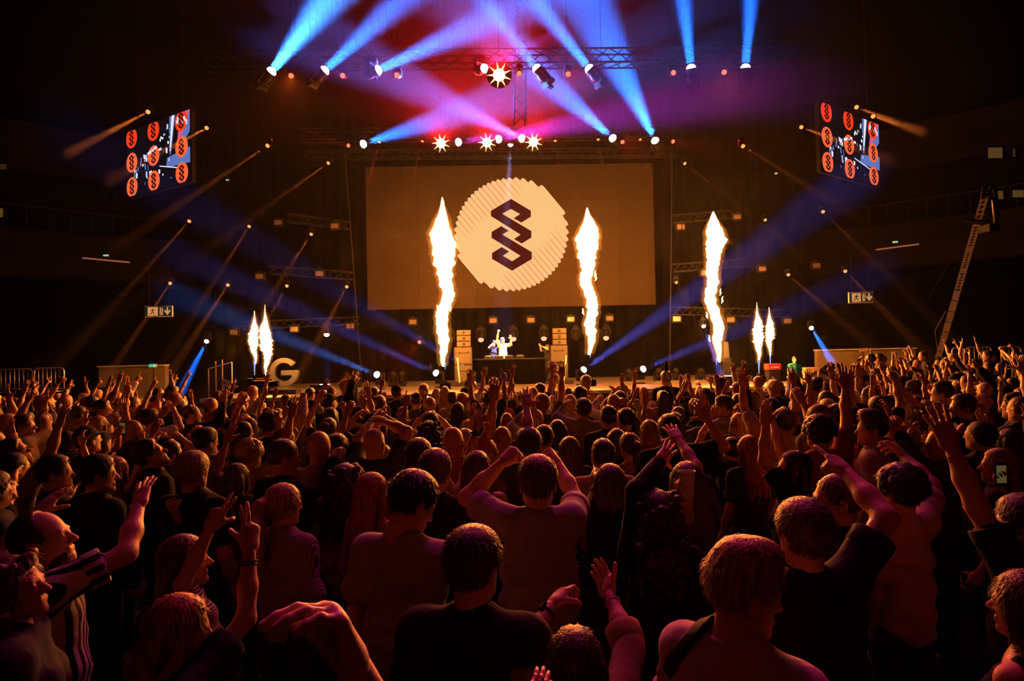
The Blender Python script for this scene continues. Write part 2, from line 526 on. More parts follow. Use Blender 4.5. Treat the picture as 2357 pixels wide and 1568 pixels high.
for u0, u1, lab in ((790, 832, 'slim upright cable truss beside the big screen on the letter sign side'), (1548, 1548, 'slim upright cable truss beside the big screen on the crane side')):
    add('cable_pole', MB().tube([at(u0, 300, 25), at(u1 if u1 < 900 else 1541, 872, 25)], .03, 6).mesh('cable_pole', 'truss_metal'), label=lab, cat='pole')

# ============================================================ stage lamps
def lamp_meshes():
    base = MB().box((0, 0, -.06), (.34, .3, .13)).mesh('lamp_base', 'black_metal', bevel=.02)
    yoke = MB()
    for s in (-1, 1):
        yoke.box((s * .19, 0, -.29), (.05, .12, .36))
    yoke.box((0, 0, -.14), (.43, .13, .05))
    yoke = yoke.mesh('yoke', 'black_metal', bevel=.012)
    head = smooth_ang(MB().lathe([(.06, -.2), (.11, -.19), (.135, -.1), (.14, 0), (.125, .04), (.13, .1), (.15, .17), (.15, .2), (.128, .2), (.128, .185)], 22).mesh('lamp_head', 'black_metal'))
    lens = smooth_ang(MB().lathe([(.13, .18), (.132, .2), (.12, .245), (.085, .285), (.045, .305), (.01, .31)], 22).mesh('lens', 'lens_blue'))
    clamp = MB().box((0, 0, .05), (.16, .06, .12)).mesh('clamp', 'truss_metal', bevel=.008)
    return base, yoke, head, lens, clamp


LB, LY, LH, LL, LC = lamp_meshes()


def moving_head(u, v, Y, aim, lens, label, color=None, energy=0, deg=8, scale=1., floor=False, group='moving head lamps', radius=.05, blend=.75):
    """a lamp whose lens stands at (u, v, Y) and points at the place aim = (u, v, Y)"""
    L = at(u, v, Y); A = at(*aim) if len(aim) == 3 and not isinstance(aim, Vector) else aim
    d = (A - L).normalized()
    hc = L - d * .25 * scale
    upv = -1 if floor else 1
    base = hc + Vector((0, 0, .36 * scale * upv))
    S = Matrix.Scale(scale, 4)
    F = Matrix.Rotation(math.pi, 4, 'X') if floor else Matrix.Identity(4)
    pan = math.atan2(d.y, d.x) - math.pi / 2
    back = not floor and d.z > .25            # shines upwards: clamped from behind, out of its own light
    if back:
        base = hc - d * .36 * scale
        F = (-d).to_track_quat('Z', 'Y').to_matrix().to_4x4(); pan = 0
    root = thing('moving_head_lamp', label, 'stage lamp', base, group)
    add('base', LB, root, M=F @ S)
    if floor and base.z - .13 * scale > FLOOR_S + .02:
        hh = base.z - .125 * scale - FLOOR_S
        add('plinth', MB().box((0, 0, -.125 * scale - hh / 2), (.36 * scale, .34 * scale, hh)).mesh('plinth', 'black_paint', bevel=.01), root)
    if not floor:
        add('clamp', LC, root, M=F @ S)
        add('drop_cable', MB().tube([(0, .04, .05), (0, .04, 20.99 - base.z)], .006, 5).mesh('drop_cable', 'hall_black'), root)
    add('yoke', LY, root, M=Matrix.Rotation(pan, 4, 'Z') @ F @ S)
    hM = Matrix.Translation(hc - base) @ d.to_track_quat('Z', 'X').to_matrix().to_4x4() @ S
    hd = add('head', LH, root, M=hM)
    add('lens', LL, hd, m=lens)
    if energy:
        bpy.context.view_layer.update()
        if Y == YF and lens == 'lens_blue':
            beam_disc('beam', L + d * .09 * scale, A, color, energy * .19 * (1 - math.cos(math.radians(deg / 2))), deg * 1.15, .23 * scale, root)
        else:
            spot('beam', L + d * .08, A, color, energy, deg, blend, .1 * scale if lens in ('lens_blue', 'lens_magenta') and scale > .7 else radius, root)
    return root


BLUE, BLUEW, PURP, MAG, RED, AMB = (.008, .15, 1), (.03, .22, 1), (.09, .14, 1), (.75, .05, 1), (1, .01, .02), (1, .2, .03)
E0 = 1.0
K = 3300000
def where(u):
    for lim, t in ((700, 'above the letter sign'), (960, 'above the left part of the screen'), (1180, 'above the logo, towards the letter sign'), (1420, 'above the logo, towards the crane'), (1660, 'above the tall side flame'), (9999, 'above the twin flames by the red case')):
        if u < lim:
            return t
for u, v, aim, col, e, dg, lab in (
    (627, 162, (800, -60, 16.5), BLUEW, 1.7, 20, 'blue-white lamp, outermost of the upper row on the letter sign side, beam rising'),
    (750, 160, (1010, -80, 16.8), BLUE, 1.5, 16, 'blue-white lamp, second of the upper row from the letter sign side'),
    (873, 160, (1180, 20, 16.6), BLUE, 1.5, 15, 'blue-white lamp, third of the upper row from the letter sign side'),
    (1233, 155, (1050, -80, 17.0), BLUE, 1.3, 14, 'blue lamp whose beam crosses the ladder truss in the upper row'),
    (1354, 155, (1130, -130, 16.8), BLUE, 1.8, 16, 'blue lamp beside the ladder truss, second from it, in the upper row'),
    (1590, 153, (1560, -120, 17.0), BLUE, 1.6, 15, 'blue lamp with upright beam in the upper row, second from the crane side'),
    (1716, 152, (1738, -120, 17.0), BLUE, 1.6, 14, 'blue lamp with upright beam, outermost of the upper row on the crane side')):
    moving_head(u, v, YF, aim, 'lens_blue', lab, col, K * e, dg, 1.05)
moving_head(1117, 157, YF, (1400, 50, 14), 'lens_magenta', 'magenta-white lamp beside the upper star-shaped red lamp', MAG, K * .06, 11, 1.0)
for u, v, aim, col, e, dg, lens, lab in (
    (838, 331, (1130, 235, 20), BLUE, .3, 13, 'lens_blue', 'blue lamp, outermost of the lower row on the letter sign side'),
    (1200, 318, (860, 150, 17.5), PURP, .2, 12, 'lens_blue', 'blue lamp with a long beam rising to the letter sign side, over the logo'),
    (1409, 317, (1140, 80, 18.5), BLUE, .42, 14, 'lens_blue', 'blue lamp in the lower row with a wide beam to the ladder truss'),
    (1507, 322, (1330, -40, 18.5), BLUE, .55, 17, 'lens_blue', 'blue lamp with the widest beam, outermost of the lower row towards the crane'),
    (1057, 327, (1260, 296, 21), MAG, .08, 9, 'lens_magenta', 'magenta lamp between the first two star-shaped lamps of the lower row'),
    (1149, 320, (1480, 245, 18), MAG, .06, 11, 'lens_magenta', 'magenta lamp between the last two star-shaped lamps of the lower row')):
    moving_head(u, v, YB, aim, lens, lab, col, K * e, dg, 1.15)
moving_head(1175, 335, 24.6, (1152, 805, 25.1), 'lens_blue', 'narrow pale blue lamp pointing straight down over the logo at the performer', (.3, .42, 1), K * .09, 8.5, .8, blend=.4)
# small red lamps
for u, v, Y, aim, e, lab in (
    (670, 175, YF, (560, 760, 10), .1, 'small red lamp beside the outermost upper blue lamp, letter sign side'), (788, 174, YF, (690, 140, 15), .1, 'small red lamp after the second upper blue lamp'), (913, 173, YF, (820, 130, 15), .1, 'small red lamp after the third upper blue lamp'),
    (1195, 170, YF, (1195, 750, 10), .15, 'small red lamp just beside the upper star-shaped lamp'), (1308, 171, YF, (1340, 200, 15), .2, 'small red lamp between two upper blue lamps near the ladder truss'),
    (1551, 167, YF, (1680, 120, 15), .1, 'small red lamp before the second-last upper blue lamp, crane side'), (1667, 167, YF, (1800, 750, 10), .1, 'small red lamp before the last upper blue lamp, crane side'),
    (801, 335, YB, (600, 290, 20), .25, 'small red lamp at the end of the lower row, letter sign side'), (1433, 327, YB, (1500, 340, 18), .2, 'small red lamp between the last two lower blue lamps'), (1550, 326, YB, (1720, 360, 20), .25, 'small red lamp at the end of the lower row, crane side'),
    (965, 788, 25.5, (900, 840, 21), .5, 'red lamp glowing behind the stage at screen foot, letter sign side')):
    wash = Y == YF and aim[2] <= 10      # these two rows' ends wash the audience
    moving_head(u, v, Y, aim, 'lens_red', lab, (1, .12, .014) if wash else RED, 1150 if wash else e * 6500, 66 if wash else 24, .55, group='small red lamps', blend=1. if wash else .75)
# amber pencil beams
AM = [(615, 336, (430, 460), 20), (755, 376, (560, 515), 24), (435, 510, (300, 660), 23), (573, 522, (480, 670), 25), (716, 540, (650, 640), 25.5), (391, 653, (320, 760), 24), (524, 657, (470, 740), 25), (660, 659, (600, 765), 25.5), (798, 661, (755, 740), 25.5), (475, 295, (380, 345), 21), (340, 258, (230, 315), 19.5),
      (1577, 377, (1760, 520), 24), (1711, 337, (1860, 430), 20), (1762, 507, (1920, 680), 25), (1895, 488, (2010, 600), 23), (1557, 651, (1610, 760), 25.5), (1815, 633, (1880, 690), 25), (1845, 293, (1930, 325), 21), (1972, 247, (2060, 280), 19.5), (2010, 268, (2080, 290), 19.5), (1946, 625, (2010, 690), 24)]
for i, (u, v, a, Y) in enumerate(AM):
    side = 'letter sign' if u < 1178 else 'crane'
    same = sorted([q for q in AM if (q[0] < 1178) == (u < 1178)], key=lambda q: q[1])
    n_ = ['highest', 'second highest', 'third highest', 'fourth highest', 'fifth highest', 'sixth highest', 'seventh highest', 'fifth lowest', 'fourth lowest', 'third lowest', 'second lowest', 'lowest'][same.index((u, v, a, Y)) if same.index((u, v, a, Y)) < 6 else 12 - (len(same) - same.index((u, v, a, Y)))]
    moving_head(u, v, Y, (a[0], a[1], Y - 3.0), 'lens_amber', 'small amber lamp with a pencil beam, %s on the %s side' % (n_, side), AMB, K * (.07 if u < 900 else .035), 3.2, .5, group='small amber side lamps', radius=.03)
for u, v, a, lab in ((873, 328, (845, 430), 'first'), (972, 326, (945, 440), 'second'), (1278, 325, (1300, 470), 'third'), (1377, 322, (1395, 420), 'fourth'), (1474, 322, (1500, 420), 'fifth')):
    moving_head(u, v, YB, (a[0], a[1], YB - .5), 'lens_amber', 'tiny amber lamp over the screen edge, %s from the letter sign side' % lab, (1, .06, .04), K * .02, 6, .42, group='tiny amber lamps over the screen', radius=.03)
# blue side and floor lamps
for u, v, Y, a, col, e, dg, sc_, fl, lab in (
    (475, 787, 23, (410, 915, 20.5), BLUE, .55, 7, .6, False, 'blue lamp with a beam falling on the crowd by the pale wall, letter sign side'),
    (1868, 756, 24, (1925, 850, 21), BLUEW, .4, 6, .6, False, 'blue-white lamp whose beam falls beside the person in the teal shirt'),
    (1620, 752, 24, (1665, 880, 22), PURP, .25, 7, .6, False, 'violet lamp shining down behind the tallest side flame'),
    (866, 862, 22.5, (520, 725, 16.5), BLUEW, .22, 5.5, .9, True, 'bright blue floor lamp on the stage near the letter sign'),
    (1002, 858, 22.5, (560, 655, 16.5), PURP, .18, 5.5, .9, True, 'bright violet floor lamp on the stage under the first tall flame'),
    (1062, 838, 25.6, (520, 520, 18), PURP, .09, 7, .9, True, 'floor lamp behind the first loudspeaker stack with a wide violet beam'),
    (1345, 850, 22.5, (1760, 560, 17), PURP, .27, 8, .9, True, 'bright blue floor lamp on the stage beside the second tall flame'),
    (1482, 849, 22.5, (1760, 735, 18), PURP, .12, 7, .9, True, 'blue floor lamp on the stage nearest the tallest side flame')):
    moving_head(u, v, Y, a, 'lens_blue', lab, col, K * e, dg, sc_, fl, group='blue side and floor lamps')
moving_head(752, 772, 24, (756, 900, 23.5), 'lens_blue', 'bullet-shaped lamp with a thin blue beam straight down, near the letter sign', BLUE, K * .12, 5, .8, group='blue side and floor lamps')
# unlit and dim lamps behind the performer and along the stage floor
for u, v, lit, lab in ((1107, 784, 1, 'beside the loudspeaker stack nearest the first tall flame'), (1182, 782, 1, 'just behind the performer'), (1252, 781, 1, 'beside the second loudspeaker stack'), (1325, 782, 0, 'past the second loudspeaker stack, unlit'), (1395, 780, 1, 'beyond the second tall flame'), (1036, 786, 0, 'behind the first tall flame, unlit')):
    moving_head(u, v, 27.0, (u, v + 60, 26.2), 'lens_dim_red' if lit else 'black_metal', 'hanging lamp %s%s' % ('with a red lens ' if lit else '', lab), scale=.95, group='lamps hung behind the performer')
for i, u in enumerate((798, 822, 905, 925, 1448, 1516, 1556, 1613, 1700)):
    moving_head(u, 855 - (u - 1178) * .012, 24.5, (u + 5, 700, 24.0), 'black_metal', 'unlit moving head on the stage floor, %s from the letter sign' % ['first', 'second', 'third', 'fourth', 'fifth', 'sixth', 'seventh', 'eighth', 'ninth'][i], scale=.9, floor=True, group='unlit floor lamps')


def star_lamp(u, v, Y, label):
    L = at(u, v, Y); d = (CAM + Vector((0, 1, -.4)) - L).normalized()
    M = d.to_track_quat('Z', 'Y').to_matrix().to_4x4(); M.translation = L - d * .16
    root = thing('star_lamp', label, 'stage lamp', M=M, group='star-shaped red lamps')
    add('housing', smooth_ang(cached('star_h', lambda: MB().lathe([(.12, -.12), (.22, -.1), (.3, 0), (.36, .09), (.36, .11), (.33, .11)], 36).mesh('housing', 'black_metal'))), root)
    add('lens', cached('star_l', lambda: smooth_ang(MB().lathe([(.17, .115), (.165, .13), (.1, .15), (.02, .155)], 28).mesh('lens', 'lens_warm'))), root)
    for k in range(18):  # glowing wedges copy the starburst spread around the lamp
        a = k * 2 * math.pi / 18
        add('starburst_ray', cached('star_c', lambda: MB().prism([(.17, -.026, .125), (.22, -.024, .125), (.35, -.004, .122), (.35, .004, .122), (.22, .024, .125), (.17, .026, .125)], (0, 0, -.015)).mesh('starburst_ray', 'starburst_glow')), root, M=Matrix.Rotation(a, 4, 'Z') @ Matrix.Scale(1.0 if k % 2 else .86, 4))
    add('drop_cable', MB().tube([(0, 0, 0), M.inverted() @ Vector((L.x, L.y, 20.99))], .008, 5).mesh('drop_cable', 'hall_black'), root)
    bpy.context.view_layer.update()
    up = (Vector((d.x, d.y, 0)).normalized() * math.cos(.5) + Vector((0, 0, math.sin(.5))))
    spot('glow', L + d * .05, L + d * .05 + up * 5, RED, 20000, 108, .9, .12, root)


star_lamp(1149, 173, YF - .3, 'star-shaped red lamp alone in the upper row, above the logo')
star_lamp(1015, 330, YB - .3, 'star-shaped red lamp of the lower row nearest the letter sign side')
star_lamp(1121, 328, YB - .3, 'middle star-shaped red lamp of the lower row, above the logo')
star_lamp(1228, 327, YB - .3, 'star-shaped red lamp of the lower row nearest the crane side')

# strobes
SB = MB().box((0, .08, .02), (.4, .16, .34)).box((0, .0, .2), (.1, .08, .1)).mesh('strobe_body', 'black_metal', bevel=.015)
SP = MB().box((0, 0, 0), (.3, .03, .19)).mesh('strobe_face', 'strobe_glass', bevel=.01)
ST = [(950, 741, 27.2), (1135, 738, 27.2), (1222, 737, 27.2), (1314, 735, 27.2), (1403, 733, 27.2), (538, 765, 25), (677, 758, 25), (806, 751, 25.3), (1558, 734, 25), (1682, 736, 25.3), (1813, 739, 25.6), (1567, 522, 25.2), (1697, 499, 25.6), (1622, 628, 25.2), (1755, 619, 25.6), (1880, 611, 26), (640, 512, 25), (770, 520, 25), (735, 630, 25), (597, 636, 25)]
for i, (u, v, Y) in enumerate(ST):
    p = at(u, v, Y)
    nm = ('under the big screen, %s from the letter sign side' % ['first', 'second', 'third', 'fourth', 'fifth'][i]) if i < 5 else ('in the low row, %s on the letter sign side' % ['outermost', 'middle one', 'nearest the screen'][i - 5]) if i < 8 else ('in the low row, %s on the crane side' % ['nearest the screen', 'middle one', 'outermost'][i - 8]) if i < 11 else \
        ['on the upper truss nearest the screen, crane side', 'on the upper truss farther out, crane side', 'on the middle truss at the tallest side flame', 'on the middle truss past the tallest side flame', 'far out at middle height, crane side', 'on the upper truss farther out, letter sign side', 'on the upper truss nearest the screen, letter sign side', 'on the middle truss nearest the screen, letter sign side', 'on the middle truss farther out, letter sign side'][i - 11]
    r = thing('strobe_lamp', 'box strobe lamp ' + nm, 'strobe lamp', p, 'strobe lamps')
    add('housing', SB, r); add('face', SP, r)
    add('drop_cable', MB().tube([(0, .06, .2), (0, .06, 20.99 - p.z)], .006, 5).mesh('drop_cable', 'hall_black'), r)

# ============================================================ flames
def flame(u, v0, v1, Y, wpx, label, seed, head=.75, small=False, sway=None):
    """a standing jet of fire from v0 (foot) to v1 (tip); wpx is its full width in the widest place"""
    a, b = at(u, v0, Y), at(u, v1, Y)
    Hh = b.z - a.z; Wd = wpx * (Y - CAM.y) / FX / 2
    root = thing('flame_jet', label, 'flame', (a.x, Y, a.z), 'flames shooting from the stage')
    g = np.random.RandomState(seed)
    def body(nr, ns, infl):
        g2 = np.random.RandomState(seed)
        ph = g2.uniform(0, 6.28, 24)
        V = []
        for i in range(nr):
            t = i / (nr - 1)
            if small:
                r = .55 * math.sin(math.pi * min(t * 1.15, 1)) ** .8 * (1.15 if .35 < t < .75 else 1) + .12
                r *= min(1, (1 - t) * 3.2) ** .9 * min(1, .25 + t * 2.0)
                r *= 1.08
            else:
                col = .42 + .16 * t
                hd = math.exp(-((t - head) / .14) ** 2) * .62
                r = (col + hd) * min(1, (1 - t) * 5.0) ** .75 * min(1, .2 + t * 5)
            r = max(r, .0) * Wd
            ox = Wd * (.35 * math.sin(t * 9 + ph[0]) * (1 - abs(t - .4)) + .16 * math.sin(t * 23 + ph[1])) * (1 - t ** 4) * (.5 if small else 1)
            oy = Wd * .3 * math.sin(t * 7 + ph[2])
            for k in range(ns):
                an = 2 * math.pi * k / ns
                n_ = .16 * math.sin(an * 3 + t * 41 + ph[3]) + .13 * math.sin(an * 5 - t * 67 + ph[4]) + .12 * math.sin(an * 2 + t * 97 + ph[5]) + .09 * math.sin(an * 7 + t * 140 + ph[6]) + .08 * math.sin(an * 9 - t * 230 + ph[8])
                rr = r * (1 + n_ * (1.15 if t < head - .08 else .45)) + infl * (1 if r > 0 else 0) * min(1, (1 - t) * 8)
                zz = t * Hh + .35 * Wd * .3 * math.sin(an * 4 + t * 50 + ph[7])
                V.append((ox + rr * math.cos(an), oy + rr * math.sin(an), zz))
        V = np.array(V); Q = []
        idx = np.arange(nr * ns).reshape(nr, ns)
        Q = np.stack([idx[:-1], np.roll(idx, -1, 1)[:-1], np.roll(idx, -1, 1)[1:], idx[1:]], -1).reshape(-1, 4)
        lo, hi = len(V), len(V) + 1
        V = np.concatenate([V, [V[:ns].mean(0)], [V[-ns:].mean(0) + (0, 0, Hh * .01)]])
        k = np.arange(ns)
        Q = np.concatenate([Q, np.stack([np.full(ns, lo), (k + 1) % ns, k, k], -1), np.stack([np.full(ns, hi), idx[-1][k], idx[-1][(k + 1) % ns], idx[-1][(k + 1) % ns]], -1)])
        return V, Q
    def tomesh(V, Q, nm, m):
        me = bpy.data.meshes.new(nm)
        me.from_pydata([tuple(v) for v in V], [], [tuple(dict.fromkeys(q)) for q in Q.tolist()])
        me.materials.append(MAT[m]); smooth_ang(me)
        return me
    add('flame_body', tomesh(*body(150 if not small else 80, 26, 0), 'flame_body', 'flame_core' if not small else 'flame_core_small'), root)
    add('flame_fringe', tomesh(*body(50, 16, .05 if not small else .035), 'flame_fringe', 'flame_fringe_gas'), root)
    add('flame_glow', tomesh(*body(40, 14, .17 if not small else .1), 'flame_glow', 'flame_glow_gas'), root)
    nb = 5 if not small else 0
    for i in range(nb):                    # licks torn loose at the sides
        t = g.uniform(.12, .6); s = g.choice((-1, 1))
        c = np.array((s * Wd * g.uniform(.55, .85), g.uniform(-.1, .1), t * Hh))
        pts = [c + (0, 0, -.06), c + (s * .04, 0, .02), c + (s * .02, 0, .1), c + (s * .05, 0, .17)]
        add('flame_lick', MB().tube(pts, [.005, .024 * g.uniform(.6, 1.2), .016, .003], 7).mesh('flame_lick', 'flame_core_small', True), root)
    jet = at(u, v0 + (26 if small else 8), Y)
    add('blue_tint_cone', MB().tube([(jet.x - a.x, 0, jet.z - a.z), (0, 0, .12)], [.012, Wd * (.22 if small else .07)], 10).mesh('blue_tint_cone', 'blue_tint', True), root)  # glowing cone stands for the beams' blue tint at the flame foot
    return root


flame(1025, 842, 455, 22.0, 44, 'tall flame jet between the letter sign and the logo', 3, .72)
flame(1359, 815, 480, 22.0, 42, 'tall flame jet on the crane side of the logo', 8, .80)
flame(1649, 832, 490, 22.0, 40, 'tallest leaning flame jet outside the big screen, towards the crane', 21, .90)
flame(586, 838, 715, 22.0, 20, 'small flame jet, outer of the twin beside the letter sign', 5, small=True)
flame(613, 862, 703, 21.6, 26, 'small flame jet, inner of the twin beside the letter sign', 6, small=True)
flame(1747, 836, 697, 22.0, 22, 'small flame jet, inner of the twin by the red case', 12, small=True)
flame(1773, 818, 708, 22.4, 18, 'small flame jet straight above the red case', 14, small=True)
FM = MB().box((0, 0, .11), (.36, .36, .22)).lathe([(.09, .22), (.07, .3), (.05, .31)], 14).mesh('flame_machine', 'black_metal', bevel=.01)
for u, Y, lab in ((1025, 22.0, 'under the tall flame nearest the letter sign'), (1359, 22.0, 'under the tall flame by the crane side of the logo'), (1649, 22.0, 'under the tallest side flame'), (586, 22.0, 'under the outer twin flame at the letter sign'), (613, 21.6, 'under the inner twin flame at the letter sign'), (1747, 22.0, 'under the inner twin flame at the red case')):
    p = at(u, 880, Y)
    add('flame_machine', FM, loc=(p.x, Y, FLOOR_S), label='squat black flame machine ' + lab, cat='flame machine', group='flame machines')
# ============================================================ loudspeaker stacks
def speaker_stack(u, Y, label, turn, nsub=4):
    p = at(u, 875, Y)
    M = Matrix.Rotation(math.radians(turn), 4, 'Z'); M.translation = (p.x, Y, FLOOR_S)
    root = thing('loudspeaker_stack', label, 'loudspeaker', M=M, group='loudspeaker stacks on stage')
    add('plinth', MB().box((0, 0, .06), (1.05, .9, .12)).mesh('plinth', 'black_paint', bevel=.01), root)
    z = .12
    for i in range(2):
        h = .68
        b = add('subwoofer', cached('sub', lambda: MB().box((0, .05, .335), (.66, .75, .665)).mesh('subwoofer', 'speaker_black', bevel=.012)), root, (0, 0, z))
        add('grille', cached('subg', lambda: MB().box((0, -.335, .335), (.6, .03, .6)).mesh('grille', 'speaker_grey', bevel=.012)), b)
        for sx in (-.16, .16):
            add('handle_slot', cached('subh', lambda: MB().lathe([(.05, 0), (.048, .012)], 16, Matrix.Rotation(math.pi / 2, 4, 'X') @ Matrix.Scale(.55, 4, (0, 1, 0))).mesh('handle_slot', 'black_paint')), b, (sx, -.35, .47))
        add('grip_bar', cached('subr', lambda: MB().tube([(-.16, 0, 0), (.16, 0, 0)], .012, 6).mesh('grip_bar', 'black_paint')), b, (0, -.355, .45))
        z += h
    for i in range(3):
        b = add('line_array_box', cached('lab', lambda: MB().wedge([(-.27, -.2, 0), (.27, -.2, 0), (.24, .25, .03), (-.24, .25, .03), (-.27, -.22, .2), (.27, -.22, .2), (.24, .25, .19), (-.24, .25, .19)]).mesh('line_array_box', 'speaker_black', bevel=.008)), root, M=Matrix.Translation((.03, 0, z)) @ Matrix.Rotation(math.radians(-2 + 2 * i), 4, 'X'))
        add('grille', cached('lag', lambda: MB().box((0, -.22, .1), (.5, .03, .17)).mesh('grille', 'speaker_grey', bevel=.006)), b)
        add('waveguide', cached('law', lambda: MB().lathe([(.06, 0), (.055, .014)], 16, Matrix.Rotation(math.pi / 2, 4, 'X')).mesh('waveguide', 'black_paint')), b, (0, -.235, .1))
        z += .225
    for sx in (-.2,) if turn > 0 else (.22,):
        add('strap', MB().box((0, 0, 0), (.05, .02, .95)).mesh('strap', 'alu_plate'), root, M=Matrix.Translation((sx, -.39, .6)) @ Matrix.Rotation(math.radians(6 if sx > 0 else -4), 4, 'Y'))
    return root


speaker_stack(1067, 24.0, 'loudspeaker stack beside the performer on the first tall flame side', 6)
speaker_stack(1288, 24.0, 'loudspeaker stack beside the performer on the second tall flame side', -6)

# ============================================================ performer's table and gear
DY = 24.2
tl, tr = at(1088, 830, DY), at(1254, 830, DY)
tx, tw, tz = (tl.x + tr.x) / 2, tr.x - tl.x, 1.0
tb = thing('dj_table', 'wide black-draped performance table at the centre of the stage', 'table', (tx, DY, FLOOR_S))
add('table_top', MB().box((0, .35, tz - .02), (tw, .9, .05)).mesh('table_top', 'black_paint', bevel=.008), tb)
mb = MB(); n = 60
rows = [[mb.bm.verts.new((-tw / 2 + tw * i / n, -.1 + .018 * math.sin(i * 1.4) * (1.6 - z), z)) for i in range(n + 1)] for z in (tz - .04, .6, 0.01)]
for A, B in zip(rows, rows[1:]):
    for i in range(n):
        mb.bm.faces.new([A[i], A[i + 1], B[i + 1], B[i]])
add('front_cloth', mb.mesh('front_cloth', 'drape', True), tb)
for s in (-1, 1):
    for y in (.0, .7):
        add('leg', MB().box((s * (tw / 2 - .06), y, tz / 2 - .02), (.06, .06, tz - .06)).mesh('leg', 'black_metal'), tb)
for i, (x, w, lab) in enumerate(((-.62, .34, 'flat black media player at the table end nearest the first tall flame'), (-.25, .34, 'flat black media player beside the mixer, nearer the first tall flame'), (.12, .36, 'black mixer in the middle of the gear on the performance table'), (.5, .34, 'flat black media player beside the mixer, nearer the second tall flame'))):
    d = thing('media_player' if i != 2 else 'mixer', lab, 'music player' if i != 2 else 'mixer', (tx + x * 1.1 - .1, DY + .2, FLOOR_S + tz + .006), 'performer gear')
    add('body', MB().box((0, 0, .05), (w, .38, .1)).mesh('body', 'black_paint', bevel=.01), d)
    for k in range(4):
        add('knob', cached('knob', lambda: MB().lathe([(.014, 0), (.012, .025)], 10).mesh('knob', 'steel_bar')), d, (-.11 + .07 * k, -.1, .1))
    if i != 2:
        add('jog_wheel', cached('jog', lambda: MB().lathe([(.09, 0), (.088, .014), (.03, .016)], 20).mesh('jog_wheel', 'steel_bar')), d, (0, .03, .1))
    else:
        add('display', MB().box((0, .1, .105), (.2, .06, .012)).mesh('display', 'sign_pale'), d)

# ============================================================ the letter signs on stage
gp = at(653, 864, 23.6)
G = thing('letter_sign', 'big pale letter G standing upright on the stage', 'sign', (gp.x, 23.6, FLOOR_S))
k_ = (23.6) / FX
zc, ro, ri = .68, .53, .345
arc = [math.radians(38 + i * (322 - 0) / 40) for i in range(41)]
pts = [Vector((ro * math.cos(a), 0, zc + ro * math.sin(a))) for a in arc] + [Vector((ro * 1.0, 0, zc + .06)), Vector((-.1, 0, zc + .06)), Vector((-.1, 0, zc - .12)), Vector((ri * .86, 0, zc - .12))]
pts += [Vector((ri * math.cos(a), 0, zc + ri * math.sin(a))) for a in arc[::-1] if math.degrees(a) < 335]
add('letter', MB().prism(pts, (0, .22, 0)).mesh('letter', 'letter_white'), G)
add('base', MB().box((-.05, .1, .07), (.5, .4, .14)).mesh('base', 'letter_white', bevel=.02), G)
ip = at(1673, 824, 25.5)
I_ = thing('letter_sign', 'narrow pale letter sign seen nearly edge-on behind the tallest side flame', 'sign', (ip.x, 25.5, FLOOR_S))
hz_ = ip.z - FLOOR_S
add('letter', MB().wedge([(-.14, 0, hz_), (.12, 0, hz_), (.12, .3, hz_), (-.14, .3, hz_), (-.09, 0, hz_ + .66), (.08, 0, hz_ + .66), (.08, .3, hz_ + .66), (-.09, .3, hz_ + .66)]).mesh('letter', 'letter_white', bevel=.015), I_)
add('base', MB().box((0, .15, hz_ / 2), (.36, .36, hz_)).mesh('base', 'black_paint', bevel=.01), I_)

# ============================================================ stage furniture
def crate(u, v, Y, s, label, m='black_paint', led=False, turn=0, name='stage_monitor', cat='monitor'):
    p = at(u, v, Y)
    r = thing(name, label, cat, M=Matrix.Translation((p.x, Y, FLOOR_S + .001)) @ Matrix.Rotation(math.radians(turn), 4, 'Z'), group='boxes on the stage')
    add('cabinet', MB().wedge([(-s[0] / 2, -s[1] / 2, 0), (s[0] / 2, -s[1] / 2, 0), (s[0] / 2, s[1] / 2, 0), (-s[0] / 2, s[1] / 2, 0), (-s[0] / 2, -s[1] / 2, s[2]), (s[0] / 2, -s[1] / 2, s[2]), (s[0] / 2, s[1] / 3, s[2]), (-s[0] / 2, s[1] / 3, s[2])]).mesh('cabinet', m, bevel=.012), r)
    for sx in (-1, 1):
        add('handle', MB().tube([(sx * (s[0] / 2 + .01), -.06, s[2] * .6), (sx * (s[0] / 2 + .03), 0, s[2] * .6), (sx * (s[0] / 2 + .01), .06, s[2] * .6)], .012, 6).mesh('handle', 'black_metal'), r)
    add('grille', MB().box((0, -s[1] / 2 - .008, s[2] / 2), (s[0] * .86, .016, s[2] * .8)).mesh('grille', 'speaker_black'), r)
    if led:
        add('light_strip', MB().box((s[0] * .2, -s[1] * .1, s[2] + .012), (s[0] * .5, .06, .02)).mesh('light_strip', 'stage_led'), r)
    return r


crate(740, 897, 20.4, (.62, .5, .32), 'black box with a white light strip on the stage edge, under the letter sign', led=True)
crate(1668, 880, 20.6, (.62, .5, .3), 'black box with a white light strip on the stage edge, under the tallest flame', led=True)
crate(655, 893, 21.2, (.9, .5, .16), 'low flat black case on the stage near the letter sign')
crate(725, 893, 20.8, (.5, .5, .16), 'low flat black case between the letter sign and the lit box')
crate(1740, 860, 22.8, (.5, .5, .18), 'low black box on the stage in front of the twin flames by the red case')
rc = at(1778, 846, 22.4)
r = thing('red_case', 'red box with pale lettering on a black stand near the person in the teal shirt', 'case', (rc.x, 22.4, FLOOR_S))
add('stand', MB().box((0, 0, .2), (.42, .4, .4)).mesh('stand', 'black_paint', bevel=.02), r)
add('box', MB().box((0, 0, .52), (.46, .42, .22)).mesh('box', 'red_case', bevel=.015), r)
for k in range(7):
    add('lettering', MB().box((-.12 + .04 * k, -.214, .5), (.022, .006, .04 if k % 3 else .055)).mesh('lettering', 'white_print'), r)
fc = at(1864, 846, 23)
